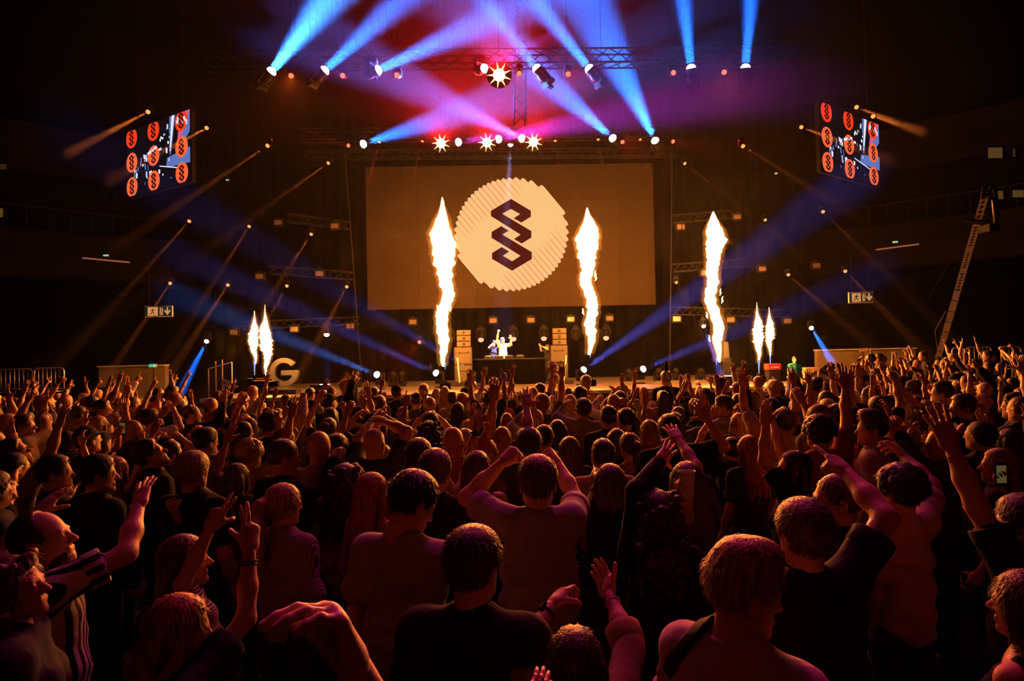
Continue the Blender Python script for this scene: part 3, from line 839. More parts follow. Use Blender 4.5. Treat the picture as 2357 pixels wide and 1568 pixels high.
dv = thing('ramp_block', 'pale wooden ramp built up as a tall block behind the teal shirt', 'case', (fc.x, 23, 0))
add('box', MB().box((0, 0, fc.z / 2), (.5, .45, fc.z)).mesh('box', 'case_wood', bevel=.015), dv)  # stands for a ramp: box carried down to the floor, catch added
add('catch', MB().box((.05, -.235, fc.z - .12), (.06, .02, .05)).mesh('catch', 'steel_bar'), dv)

# ============================================================ pale walls at the edge of the floor, with exit signs
for u0, u1, v, Y, m, lab in ((226, 380, 846, 26.0, 'wall_pale_left', 'a'), (1882, 2108, 808, 26.0, 'wall_pale_right', 'b')):
    a, b = at(u0, v, Y), at(u1, v, Y)
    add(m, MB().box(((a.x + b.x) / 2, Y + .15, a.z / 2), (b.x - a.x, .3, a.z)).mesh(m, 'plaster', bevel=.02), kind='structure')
    add('trim_' + ('1' if u0 < 500 else '2'), MB().box(((a.x + b.x) / 2, Y + .13, a.z + .03), (b.x - a.x + .05, .4, .06)).mesh('trim_cap', 'alu_plate', bevel=.01), kind='structure')


def sign(u, v, Y, w, h, label, kind_, yaw=0):
    p = at(u, v, Y)
    root = thing('exit_sign', label, 'sign', M=Matrix.Translation(p) @ Matrix.Rotation(math.radians(yaw), 4, 'Z'), group='exit signs')
    add('frame', MB().box((0, .03, 0), (w, .06, h)).mesh('frame', 'sign_frame', bevel=.006), root)
    if kind_ == 'big':
        add('panel', MB().box((0, -.004, 0), (w - .05, .012, h - .05)).mesh('panel', 'sign_green_dark'), root)
        add('pictogram_field', MB().box((-w * .2, -.012, 0), (w * .36, .012, h - .09)).mesh('pictogram_field', 'sign_cream'), root)
        fx = -w * .2
        def limb(pts, r_):
            add('running_figure', MB().tube([(fx + x * h, -.024, z * h) for x, z in pts], r_ * h, 6).mesh('running_figure', 'sign_green_dark'), root)
        limb([(.06, .26), (.07, .3)], .055); limb([(.04, .2), (-.03, -.02)], .055); limb([(.03, .16), (.17, .1), (.24, .16)], .03); limb([(.02, .17), (-.12, .14), (-.18, .02)], .03); limb([(-.03, -.02), (.09, -.14), (.14, -.3)], .035); limb([(-.03, -.02), (-.12, -.2), (-.26, -.22)], .035)
        for x in (.06, .1, .15):
            add('door_bar', MB().box((w * x, -.012, 0), (w * .022, .012, h - .12)).mesh('door_bar', 'sign_cream'), root)
        cx_ = w * .32
        add('arrow', MB().prism([(cx_ + x * h, -.02, z * h) for x, z in ((-.06, .36), (.06, .36), (.06, -.02), (.22, .16), (.27, .04), (0, -.34), (-.27, .04), (-.22, .16), (-.06, -.02))], (0, .012, 0)).mesh('arrow', 'sign_cream'), root)
        for x in (-.35, .35):
            add('hanger', MB().tube([(x * w, .03, h / 2), (x * w, .03, h / 2 + 2.2)], .008, 6).mesh('hanger', 'black_metal'), root)
    elif kind_ == 'green':
        add('panel', MB().box((0, -.004, 0), (w - .01, .012, h - .01)).mesh('panel', 'sign_green'), root)
        add('arrow', MB().prism([(-w * .22 + x * h, -.014, z * h) for x, z in ((-.06, .3), (.06, .3), (.06, 0), (.25, .05), (0, -.3), (-.25, .05), (-.06, 0))], (0, .008, 0)).mesh('arrow', 'sign_pale'), root)
        add('door_mark', MB().box((w * .24, -.012, 0), (w * .24, .01, h * .7)).mesh('door_mark', 'sign_pale'), root)
        add('post', MB().tube([(0, .06, h / 2), (0, .06, -h / 2 - 1.1)], .02, 6).mesh('post', 'black_metal'), root)
    else:
        add('panel', MB().box((0, -.004, 0), (w - .01, .012, h - .01)).mesh('panel', 'exit_glow'), root)
    return root


sign(365, 717, 22.5, .95, .39, 'hanging emergency exit sign with running figure and arrow, letter sign side', 'big', 4)
sign(1982, 685, 22.5, .88, .4, 'hanging emergency exit sign with running figure and arrow, crane side', 'big', -4)
sign(351, 842, 25.6, .3, .14, 'small bright green exit sign on the pale wall, letter sign side', 'green')
sign(243, 588, 24.0, .18, .07, 'tiny glowing green exit sign on the balcony, letter sign side', 'tiny')
sign(2062, 557, 24.0, .18, .07, 'tiny glowing green exit sign on the balcony, crane side', 'tiny')
sign(523, 414, 27.5, .13, .06, 'tiny pale green sign high in the dark, letter sign side', 'tiny')
sign(1787, 399, 27.5, .12, .06, 'tiny pale green sign high in the dark, crane side', 'tiny')
sb = thing('notice_board', 'small framed notice board above the pale wall, crane side', 'sign', at(1987, 806, 25.4))
add('frame', MB().box((0, 0, 0), (.34, .04, .16)).mesh('frame', 'steel_bar', bevel=.01), sb)
add('face', MB().box((0, -.022, 0), (.29, .01, .11)).mesh('face', 'case_wood'), sb)
add('post', MB().tube([(0, .03, 0), (0, .03, -1.6)], .02, 6).mesh('post', 'black_metal'), sb)

for a, b, Y, lab in (((190, 594), (298, 604), 24.6, 'dim strip lamp under the balcony edge, letter sign side'), ((2017, 575), (2115, 562), 24.6, 'dim strip lamp under the balcony edge, crane side')):
    p, q = at(*a, Y), at(*b, Y)
    r = thing('strip_lamp', lab, 'strip lamp', p)
    add('tube', MB().tube([(0, 0, 0), q - p], .03, 6).mesh('tube', 'strip_light'), r)
    add('rail', MB().tube([(0, .03, .04), (q - p) + Vector((0, .03, .04))], .025, 6).mesh('rail', 'black_metal'), r)
# lit rooms in the gallery
for u0, v0, u1, v1, Y, m, lab in ((2270, 338, 2308, 368, 22.5, 'window_glow', 'small yellow-lit gallery window highest on the crane side'), (2326, 340, 2338, 365, 22.2, 'window_dim', 'narrow dim gallery window beside the highest lit one'), (2288, 438, 2310, 462, 21.6, 'window_glow', 'yellow-lit gallery window just behind the crane head'), (2326, 436, 2357, 458, 21.2, 'window_glow', 'wide yellow-lit gallery window at the frame edge, crane side'),
                                  (-6, 376, 20, 394, 21.2, 'window_dim', 'dim gallery window, upper one at the frame edge, letter sign side'), (-6, 478, 12, 504, 21.2, 'window_glow', 'lit gallery window, lower one at the frame edge, letter sign side')):
    a, b = at(u0, v1, Y), at(u1, v0, Y)
    r = thing('gallery_window', lab, 'window', ((a.x + b.x) / 2, Y, (a.z + b.z) / 2), 'gallery windows')
    w_, h_ = b.x - a.x, b.z - a.z
    add('pane', MB().box((0, 0, 0), (w_, .02, h_)).mesh('pane', m), r)
    for c, s in (((0, -.02, h_ / 2), (w_ + .08, .08, .05)), ((0, -.03, -h_ / 2), (w_ + .2, .12, .06)), ((-w_ / 2, -.02, 0), (.05, .08, h_)), ((w_ / 2, -.02, 0), (.05, .08, h_))):
        add('frame_bar', MB().box(c, s).mesh('frame_bar', 'fascia'), r)

# ============================================================ barriers on the raised side terraces
def barrier(u0, u1, vt, vb, Y, label):
    a, b = at(u0, vt, Y), at(u1, vt, Y); zb = at(u0, vb, Y).z
    w, h = b.x - a.x, a.z - zb
    root = thing('barrier', label, 'barrier', (a.x, Y, zb), 'steel crowd barriers')
    rc_ = .13
    pts = [(0, 0, 0)] + [(rc_ - rc_ * math.cos(t), 0, h - rc_ + rc_ * math.sin(t)) for t in (0, .5, 1.05, 1.57)] + [(w - rc_ + rc_ * math.sin(t), 0, h - rc_ + rc_ * math.cos(t)) for t in (0, .5, 1.05, 1.57)] + [(w, 0, 0)]
    add('frame', MB().tube(pts, .028, 8).mesh('frame', 'steel_bar', True), root)
    add('bottom_rail', MB().tube([(0, 0, .12), (w, 0, .12)], .022, 8).mesh('bottom_rail', 'steel_bar', True), root)
    n = max(3, int(w / .15))
    for i in range(1, n):
        add('bar', MB().tube([(w * i / n, 0, .12), (w * i / n, 0, h - .01)], .012, 6).mesh('bar', 'steel_bar', True), root)
    for x in (.12, w - .12):
        add('foot', MB().tube([(x, -.25, .02), (x, .25, .02)], .02, 6).mesh('foot', 'steel_bar', True), root)


barrier(-8, 75, 851, 905, 23.2, 'steel barrier at the frame edge, letter sign side')
barrier(79, 147, 848, 903, 23.2, 'steel barrier next to the pale wall, letter sign side')
barrier(2191, 2219, 801, 852, 23.2, 'narrow steel barrier nearest the crane foot')
barrier(2223, 2281, 800, 852, 23.2, 'wide steel barrier, middle one beyond the crane')
barrier(2304, 2349, 799, 850, 23.2, 'steel barrier nearest the frame edge beyond the crane')
for u0, u1, zz, nm in ((-220, 152, 905, 'floor_terrace_left'), (2180, 2560, 850, 'floor_terrace_right')):
    a, b = at(u0, zz, 23.2), at(u1, zz, 23.2)
    add(nm, MB().box(((a.x + b.x) / 2, 24.4, (a.z + b.z) / 4), (b.x - a.x, 3.2, (a.z + b.z) / 2)).mesh(nm, 'hall_black'), kind='structure')
for i in range(5):          # pit barrier plates in front of the stage, crane side
    a = at(1852 + 32 * i, 884 - .6 * i, 17.6)
    r = thing('pit_barrier', 'leaning aluminium pit barrier panel, %s from the person in the teal shirt' % ['first', 'second', 'third', 'fourth', 'fifth'][i], 'barrier', (a.x, 17.6, .321), 'pit barrier panels')
    add('panel', cached('pitp', lambda: MB().box((.18, 0, .62), (.34, .04, 1.2)).mesh('panel', 'alu_plate', bevel=.01)), r)
    add('brace', cached('pitb', lambda: MB().tube([(.34, .05, 1.2), (.3, .6, .02)], .025, 6).mesh('brace', 'steel_bar')), r)
    add('rail', cached('pitr', lambda: MB().tube([(0, 0, 1.24), (.37, 0, 1.24)], .03, 8).mesh('rail', 'steel_bar')), r)
# steps and hand rails at the end of the stage
sr = thing('stage_stair_rail', 'thin upright stair rails at the dark end of the stage, letter sign side', 'railing', at(497, 890, 21.5))
sr.location.z = 0
for i, (u, h) in enumerate(((480, 2.0), (497, 2.25), (512, 2.3), (534, 2.2))):
    p = at(u, 880, 21.5)
    add('upright', MB().tube([(p.x - sr.location.x, 0, 0), (p.x - sr.location.x, 0, h)], .022, 6).mesh('upright', 'steel_bar'), sr)
add('handrail', MB().tube([(at(480, 880, 21.5).x - sr.location.x, 0, 2.0), (at(534, 880, 21.5).x - sr.location.x, 0, 2.2)], .022, 6).mesh('handrail', 'steel_bar'), sr)

# ============================================================ camera crane
ca, cb = at(2160, 822, 20.0), at(2268, 448, 16.2)
crane = thing('camera_crane', 'long perforated camera crane arm rising over the crowd towards the balcony', 'camera crane', ca)
d = (cb - ca); L = d.length; d = d.normalized()
n_ = (CAM - (ca + cb) / 2).normalized(); n_ = (n_ - d * n_.dot(d)).normalized(); s_ = d.cross(n_)
Mc = Matrix((s_, d, n_)).transposed().to_4x4()
arm = add('arm', None, crane, M=Mc)
WB = .17
def plate(y0, y1, hole, nm='arm_plate'):
    mb = MB(); bm = mb.bm; w = WB / 2; yc = (y0 + y1) / 2
    if hole:
        N = 16
        rect, elli = [], []
        for k in range(N):
            a = 2 * math.pi * k / N
            c, s = math.cos(a), math.sin(a)
            m_ = max(abs(c), abs(s))
            rect.append((w * c / m_, yc + (y1 - y0) / 2 * s / m_)); elli.append((w * .5 * c, yc + (y1 - y0) * .34 * s + c * .02))
        R0 = [bm.verts.new((x, y, .05)) for x, y in rect]; E0_ = [bm.verts.new((x, y, .05)) for x, y in elli]; E1 = [bm.verts.new((x, y, .03)) for x, y in elli]
        for k in range(N):
            q = (k + 1) % N
            bm.faces.new([R0[k], R0[q], E0_[q], E0_[k]]); bm.faces.new([E0_[k], E0_[q], E1[q], E1[k]])
    else:
        mb.box((0, yc, .045), (WB, y1 - y0, .01))
    add(nm, mb.mesh(nm, 'crane_alu'), arm)
segs, y = [], 0.
for frac0, frac1, nh in ((0, .46, 0), (.46, .575, 6), (.575, .60, 0), (.60, .70, 7), (.70, .725, 0), (.725, .84, 7), (.84, .88, 0), (.88, 1.0, 5)):
    if nh:
        for i in range(nh):
            plate(L * (frac0 + (frac1 - frac0) * i / nh), L * (frac0 + (frac1 - frac0) * (i + 1) / nh), True)
    else:
        plate(L * frac0, L * frac1, False)
add('arm_core', MB().box((0, L / 2, -.03), (WB * .96, L, .1)).mesh('arm_core', 'black_metal'), arm)
for i in range(7):
    add('joint_band', MB().box((0, L * (.05 + .07 * i), .05), (WB + .02, .02, .012)).mesh('joint_band', 'black_metal'), arm)
add('cross_plate', MB().box((-.02, L * .865, .06), (.62, .12, .1)).mesh('cross_plate', 'black_metal', bevel=.02), arm)
hd_ = add('camera_head', None, crane, M=Matrix.Translation(cb - ca))
add('head_frame', MB().tube([(.02, 0, .05), (.13, 0, .2), (.2, 0, -.2), (.24, 0, -.75)], .035, 8).mesh('head_frame', 'crane_alu', True), hd_)
add('head_arch', MB().tube([(-.1, 0, -.1), (-.02, 0, .2), (.14, 0, .3), (.27, 0, .1), (.32, 0, -.5), (.26, 0, -.85)], .05, 8).mesh('head_arch', 'black_metal', True), hd_)
add('camera_body', MB().box((.12, .05, -.9), (.3, .4, .2)).mesh('camera_body', 'black_metal', bevel=.02), hd_)
add('camera_lens', MB().lathe([(.06, 0), (.07, .14), (.06, .15)], 16, Matrix.Translation((.12, .24, -.9)) @ Matrix.Rotation(-math.pi / 2, 4, 'X')).mesh('camera_lens', 'black_metal', True), hd_)
add('guy_wire', MB().tube([Vector((0, 0, 0)), at(2152, 762, 19.4) - ca, at(2177, 716, 19) - ca], .01, 5).mesh('guy_wire', 'crane_alu'), crane)
add('guy_wire', MB().tube([at(2137, 687, 19) - ca, at(2185, 605, 18) - ca], .004, 5).mesh('guy_wire', 'black_metal'), crane)
add('pedestal', MB().tube([(0, 0, .05), (0, .1, -ca.z + .05)], .09, 10).mesh('pedestal', 'black_metal'), crane)
add('dolly', MB().box((0, .1, -ca.z + .08), (1.0, 1.0, .14)).mesh('dolly', 'black_metal', bevel=.03), crane)

# ============================================================ broadcast camera by the letter sign
tp = at(601, 900, 18.6)
tc_ = thing('broadcast_camera', 'black broadcast camera on a tripod above the crowd, by the letter sign', 'camera', (tp.x, 18.6, 0))
tz_ = at(601, 884, 18.6).z
add('camera_body', MB().box((0, 0, tz_), (.42, .3, .2)).box((.0, .0, tz_ + .13), (.3, .1, .05)).mesh('camera_body', 'black_metal', bevel=.02), tc_)
add('lens', MB().lathe([(.07, 0), (.09, .3), (.08, .31)], 16, Matrix.Translation((.2, 0, tz_)) @ Matrix.Rotation(math.pi / 2, 4, 'Y')).mesh('lens', 'black_metal', True), tc_)
add('viewfinder', MB().box((-.28, -.1, tz_ + .12), (.16, .1, .1)).mesh('viewfinder', 'black_metal', bevel=.015), tc_)
add('pan_bar', MB().tube([(-.1, 0, tz_ - .1), (-.55, -.2, tz_ - .22)], .015, 6).mesh('pan_bar', 'black_metal'), tc_)
for a in range(3):
    add('leg', MB().tube([(0, 0, tz_ - .1), (.55 * math.cos(a * 2.09 + .4), .55 * math.sin(a * 2.09 + .4), 0.02)], .03, 6).mesh('leg', 'black_metal'), tc_)
bx = at(522, 884, 17.8)
pb = thing('cardboard_sign', 'tilted pale board with two dark slots held up by the crowd, near the blue beam', 'board', M=Matrix.Translation(bx) @ Matrix.Rotation(math.radians(18), 4, 'Y'))
add('board', MB().box((0, 0, 0), (.3, .03, .19)).mesh('board', 'alu_plate', bevel=.01), pb)
for x in (-.06, .06):
    add('slot', MB().box((x, -.018, .01), (.05, .01, .02)).mesh('slot', 'black_paint'), pb)
add('stick', MB().tube([(0, .02, 0), (0, .05, -.9)], .012, 6).mesh('stick', 'black_metal'), pb)
sp0, sp1 = at(1533, 852, 9.6), at(1575, 985, 8.6)
ss = thing('selfie_pole', 'thin black camera pole held upright in the crowd, below the screen corner', 'pole', sp1)
add('pole', MB().tube([(0, 0, 0), (sp0 - sp1) * .35, (sp0 - sp1) * .37, sp0 - sp1], [.02, .018, .013, .012], 8).mesh('pole', 'black_metal'), ss)
add('camera', MB().box(sp0 - sp1 + Vector((0, 0, .04)), (.045, .045, .16)).mesh('camera', 'black_metal', bevel=.01), ss)
# ============================================================ people: builders
def surface_nets(f, org, h):
    s = f < 0
    c = s[:-1, :-1, :-1]
    cnt = np.zeros(c.shape, np.int8)
    for i in (0, 1):
        for j in (0, 1):
            for k in (0, 1):
                cnt += s[i:i + c.shape[0], j:j + c.shape[1], k:k + c.shape[2]]
    act = (cnt > 0) & (cnt < 8)
    idx = np.argwhere(act)
    n = len(idx)
    if n == 0:
        return np.zeros((0, 3)), np.zeros((0, 4), int)
    num = np.full(c.shape, -1, int)
    num[act] = np.arange(n)
    acc = np.zeros((n, 3)); w = np.zeros(n)
    corners = [(i, j, k) for i in (0, 1) for j in (0, 1) for k in (0, 1)]
    val = {q: f[idx[:, 0] + q[0], idx[:, 1] + q[1], idx[:, 2] + q[2]] for q in corners}
    for a in corners:
        for ax in range(3):
            if a[ax] == 0:
                b = list(a); b[ax] = 1; b = tuple(b)
                va, vb = val[a], val[b]
                m = (va < 0) != (vb < 0)
                t = va[m] / (va[m] - vb[m])
                p = np.tile(np.array(a, float), (m.sum(), 1)); p[:, ax] = t
                acc[m] += p; w[m] += 1
    V = (idx + acc / w[:, None]) * h + org
    quads = []
    for ax in range(3):
        b1, b2 = [(1, 2), (2, 0), (0, 1)][ax]
        s0 = [slice(None)] * 3; s1 = [slice(None)] * 3
        s0[ax] = slice(0, -1); s1[ax] = slice(1, None)
        A = s[tuple(s0)]; B = s[tuple(s1)]
        ed = np.argwhere(A != B)
        ok = (ed[:, b1] > 0) & (ed[:, b2] > 0) & (ed[:, b1] < f.shape[b1] - 1) & (ed[:, b2] < f.shape[b2] - 1)
        ed = ed[ok]
        if len(ed) == 0:
            continue
        fl = A[tuple(ed.T)]
        def cell(d1, d2):
            e = ed.copy(); e[:, b1] -= d1; e[:, b2] -= d2
            return num[tuple(e.T)]
        q = np.stack([cell(1, 1), cell(0, 1), cell(0, 0), cell(1, 0)], 1)
        q[~fl] = q[~fl][:, ::-1]
        quads.append(q)
    return V, np.concatenate(quads)


def smin(a, b, k):
    h = np.maximum(k - np.abs(a - b), 0) / k
    return np.minimum(a, b) - h * h * k * .25


def cap(a, b, ra, rb=None, sc=(1, 1, 1), k=.03):
    return ('cap', np.array(a, float), np.array(b, float), ra, ra if rb is None else rb, np.array(sc, float), k)


def ell(c, r, k=.02, sub=False):
    return ('sub' if sub else 'ell', np.array(c, float), np.array(r, float), k)


def cut(p, n):                       # keep the side the normal points away from
    return ('cut', np.array(p, float), np.array(n, float))


def sdf_mesh(prims, h, pad=2):
    lo = np.full(3, 1e9); hi = -lo
    boxes = []
    for p in prims:
        if p[0] == 'cap':
            r = max(p[3], p[4]) * p[5]
            l, u = np.minimum(p[1], p[2]) - r, np.maximum(p[1], p[2]) + r
        elif p[0] in ('ell', 'sub'):
            l, u = p[1] - p[2], p[1] + p[2]
        else:
            boxes.append(None); continue
        boxes.append((l, u))
        if p[0] != 'sub':
            lo = np.minimum(lo, l); hi = np.maximum(hi, u)
    lo -= pad * h + .004; hi += pad * h + .004
    N = np.ceil((hi - lo) / h).astype(int) + 1
    ax = [lo[i] + h * np.arange(N[i]) for i in range(3)]
    F = np.full(tuple(N), 9.0)
    for p, bx in zip(prims, boxes):
        if bx is None:
            X, Y, Z = np.meshgrid(*ax, indexing='ij', sparse=True)
            F = np.maximum(F, (X - p[1][0]) * p[2][0] + (Y - p[1][1]) * p[2][1] + (Z - p[1][2]) * p[2][2])
            continue
        m = p[-1] + 2 * h
        i0 = np.maximum(np.floor((bx[0] - m - lo) / h).astype(int), 0)
        i1 = np.minimum(np.ceil((bx[1] + m - lo) / h).astype(int) + 1, N)
        if np.any(i1 <= i0):
            continue
        sl = tuple(slice(i0[i], i1[i]) for i in range(3))
        X, Y, Z = np.meshgrid(*[ax[i][sl[i]] for i in range(3)], indexing='ij', sparse=True)
        if p[0] == 'cap':
            sc = p[5]
            a, b = p[1] / sc, p[2] / sc
            x, y, z = X / sc[0] - a[0], Y / sc[1] - a[1], Z / sc[2] - a[2]
            d = b - a
            t = np.clip((x * d[0] + y * d[1] + z * d[2]) / max(d @ d, 1e-9), 0, 1)
            D = np.sqrt((x - t * d[0]) ** 2 + (y - t * d[1]) ** 2 + (z - t * d[2]) ** 2) - (p[3] + (p[4] - p[3]) * t)
            D = D * sc.min()
        else:
            r = p[2]
            x, y, z = (X - p[1][0]) / r[0], (Y - p[1][1]) / r[1], (Z - p[1][2]) / r[2]
            q = np.sqrt(x * x + y * y + z * z)
            D = (q - 1) * r.min() if r.max() / r.min() < 1.2 else q * (q - 1) / np.maximum(np.sqrt((x / r[0]) ** 2 + (y / r[1]) ** 2 + (z / r[2]) ** 2), 1e-6)
        if p[0] == 'sub':
            F[sl] = -smin(-F[sl], D, p[-1])
        else:
            F[sl] = smin(F[sl], D, p[-1])
    return surface_nets(F, lo, h)


def mk_mesh(name, V, Q, mat=None, smooth=True):
    me = bpy.data.meshes.new(name)
    V = np.ascontiguousarray(V, np.float32); Q = np.ascontiguousarray(Q, np.int32)
    me.vertices.add(len(V)); me.vertices.foreach_set('co', V.ravel())
    me.loops.add(Q.size); me.loops.foreach_set('vertex_index', Q.ravel())
    me.polygons.add(len(Q)); me.polygons.foreach_set('loop_start', np.arange(0, Q.size, Q.shape[1], dtype=np.int32))
    me.update(calc_edges=True); me.validate()
    if smooth:
        me.polygons.foreach_set('use_smooth', np.ones(len(me.polygons), bool))
    if mat is not None:
        me.materials.append(mat)
    return me


def join(parts):
    V, Q, o = [], [], 0
    for v, q in parts:
        V.append(v); Q.append(q + o); o += len(v)
    return np.concatenate(V), np.concatenate(Q)


def rotm(yaw=0, pitch=0, roll=0):
    """head or body frame: yaw clockwise from above, pitch looks up, roll tips to the right shoulder (degrees)"""
    return np.array(Matrix.Rotation(math.radians(-yaw), 3, 'Z') @ Matrix.Rotation(math.radians(pitch), 3, 'X') @ Matrix.Rotation(math.radians(roll), 3, 'Y'))


RES = {0: dict(head=.0068, hand=.0048, body=.0145, hair=.0095), 1: dict(head=.0115, hand=.0085, body=.023, hair=.015), 2: dict(head=.018, hand=.013, body=.037, hair=.025)}
_tm = {}


def head_t(fem, lod):
    k = ('head', fem, lod)
    if k not in _tm:
        j = .9 if fem else 1.0
        P = [ell((0, -.008, .115), (.076, .098, .094)), ell((0, .03, .06), (.062 * j, .066, .085), .03),
             cap((-.045 * j, .015, .018), (0, .073, -.018), .026 * j, .02 * j, k=.03), cap((.045 * j, .015, .018), (0, .073, -.018), .026 * j, .02 * j, k=.03),
             cap((0, -.022, -.055), (0, -.014, .03), .05 * j, .052 * j, k=.03)]
        if lod < 2:
            P += [cap((-.034, .086, .1), (.034, .086, .1), .011, k=.014), ell((-.031, .106, .083), (.02, .016, .013), .01, True), ell((.031, .106, .083), (.02, .016, .013), .01, True),
                  ell((-.031, .084, .083), (.0125, .0125, .0125), .002), ell((.031, .084, .083), (.0125, .0125, .0125), .002)]
        P += [cap((0, .094, .088), (0, .117, .052), .008, .013, k=.012), cap((-.012, .1, .048), (.012, .1, .048), .009, k=.008),
              cap((-.02, .09, .022), (.02, .09, .022), .0085, k=.008), cap((-.018, .088, .011), (.018, .088, .011), .008, k=.006)]
        for s in (-1, 1):
            P += [ell((s * .079, -.008, .075), (.011, .021, .033), .008), ell((s * .086, -.002, .074), (.006, .011, .019), .004, True)]
        _tm[k] = sdf_mesh(P, RES[lod]['head'])
    return _tm[k]


POSES = {  # curl of the three joints of index, middle, ring, little; spread; thumb: (curl, out)
    'open': ([(6, 8, 6)] * 4, 9, (10, 46)), 'flat': ([(10, 10, 8)] * 4, 2.5, (15, 22)), 'fist': ([(82, 95, 60)] * 4, 1, (70, 8)),
    'point': ([(4, 4, 4), (80, 92, 60), (84, 95, 60), (84, 95, 60)], 2, (65, 10)), 'two': ([(4, 6, 4), (6, 6, 4), (78, 90, 55), (82, 92, 55)], 8, (40, 30)),
    'curl': ([(30, 38, 25), (36, 42, 25), (42, 46, 28), (48, 48, 28)], 4, (25, 40)), 'hold': ([(38, 62, 35)] * 4, 3, (30, 42)), 'claw': ([(18, 60, 45), (22, 62, 45), (26, 62, 45), (30, 60, 45)], 6, (30, 48)),
    'drape': ([(58, 22, 12), (54, 24, 14), (50, 28, 16), (44, 34, 20)], 4, (8, 30))}


def hand_t(pose, side, lod):
    k = (pose, side, lod)
    if k not in _tm:
        curls, spread, (tc, to) = POSES[pose]
        P = [cap((0, 0, -.05), (0, 0, .012), .027, .024, (1, .8, 1), .02), cap((-.016, .002, .02), (-.026, 0, .085), .021, .016, (1, .8, 1), .02), cap((.004, 0, .015), (.004, -.002, .088), .023, .016, (1, .8, 1), .02),
             cap((.018, .002, .02), (.029, 0, .078), .02, .014, (1, .8, 1), .02), cap((-.022, .01, .03), (-.03, .012, .055), .017, .013, k=.02)]
        for i, (x, z, L) in enumerate([(-.029, .086, (.042, .026, .02)), (-.009, .091, (.047, .03, .021)), (.011, .088, (.043, .028, .02)), (.029, .079, (.034, .021, .018))]):
            a = np.array((x, 0, z)); ang = 0.; sp = math.radians((i - 1.35) * spread)
            r = .0098 - .0004 * i
            for l, c in zip(L, curls[i]):
                ang += math.radians(c)
                d = np.array((math.sin(sp) * math.cos(ang), math.sin(ang), math.cos(sp) * math.cos(ang)))
                b = a + d * l
                P.append(cap(a, b, r, r * .92, k=.006)); a = b; r *= .91
        a = np.array((-.026, .008, .03)); t0 = math.radians(to + 12); ang = 0.
        for l, c, r in ((.034, .3, .0135), (.03, .7, .0115), (.024, 1., .0105)):
            ang += math.radians(tc * c * .6)
            d = np.array((-math.sin(t0) * math.cos(ang), .32 + math.sin(ang), math.cos(t0) * math.cos(ang))); d /= np.linalg.norm(d)
            if ang > .6:
                d = d + np.array((ang * .7, 0, 0)); d /= np.linalg.norm(d)
            b = a + d * l; P.append(cap(a, b, r, r * .9, k=.008)); a = b
        if lod == 2:
            P = [(p[:3] + (p[3] * 1.12, p[4] * 1.12) + p[5:]) for p in P]
        V, Q = sdf_mesh(P, RES[lod]['hand'])
        if side < 0:
            V = V * (-1, 1, 1); Q = Q[:, ::-1]
        _tm[k] = (V, Q)
    return _tm[k]


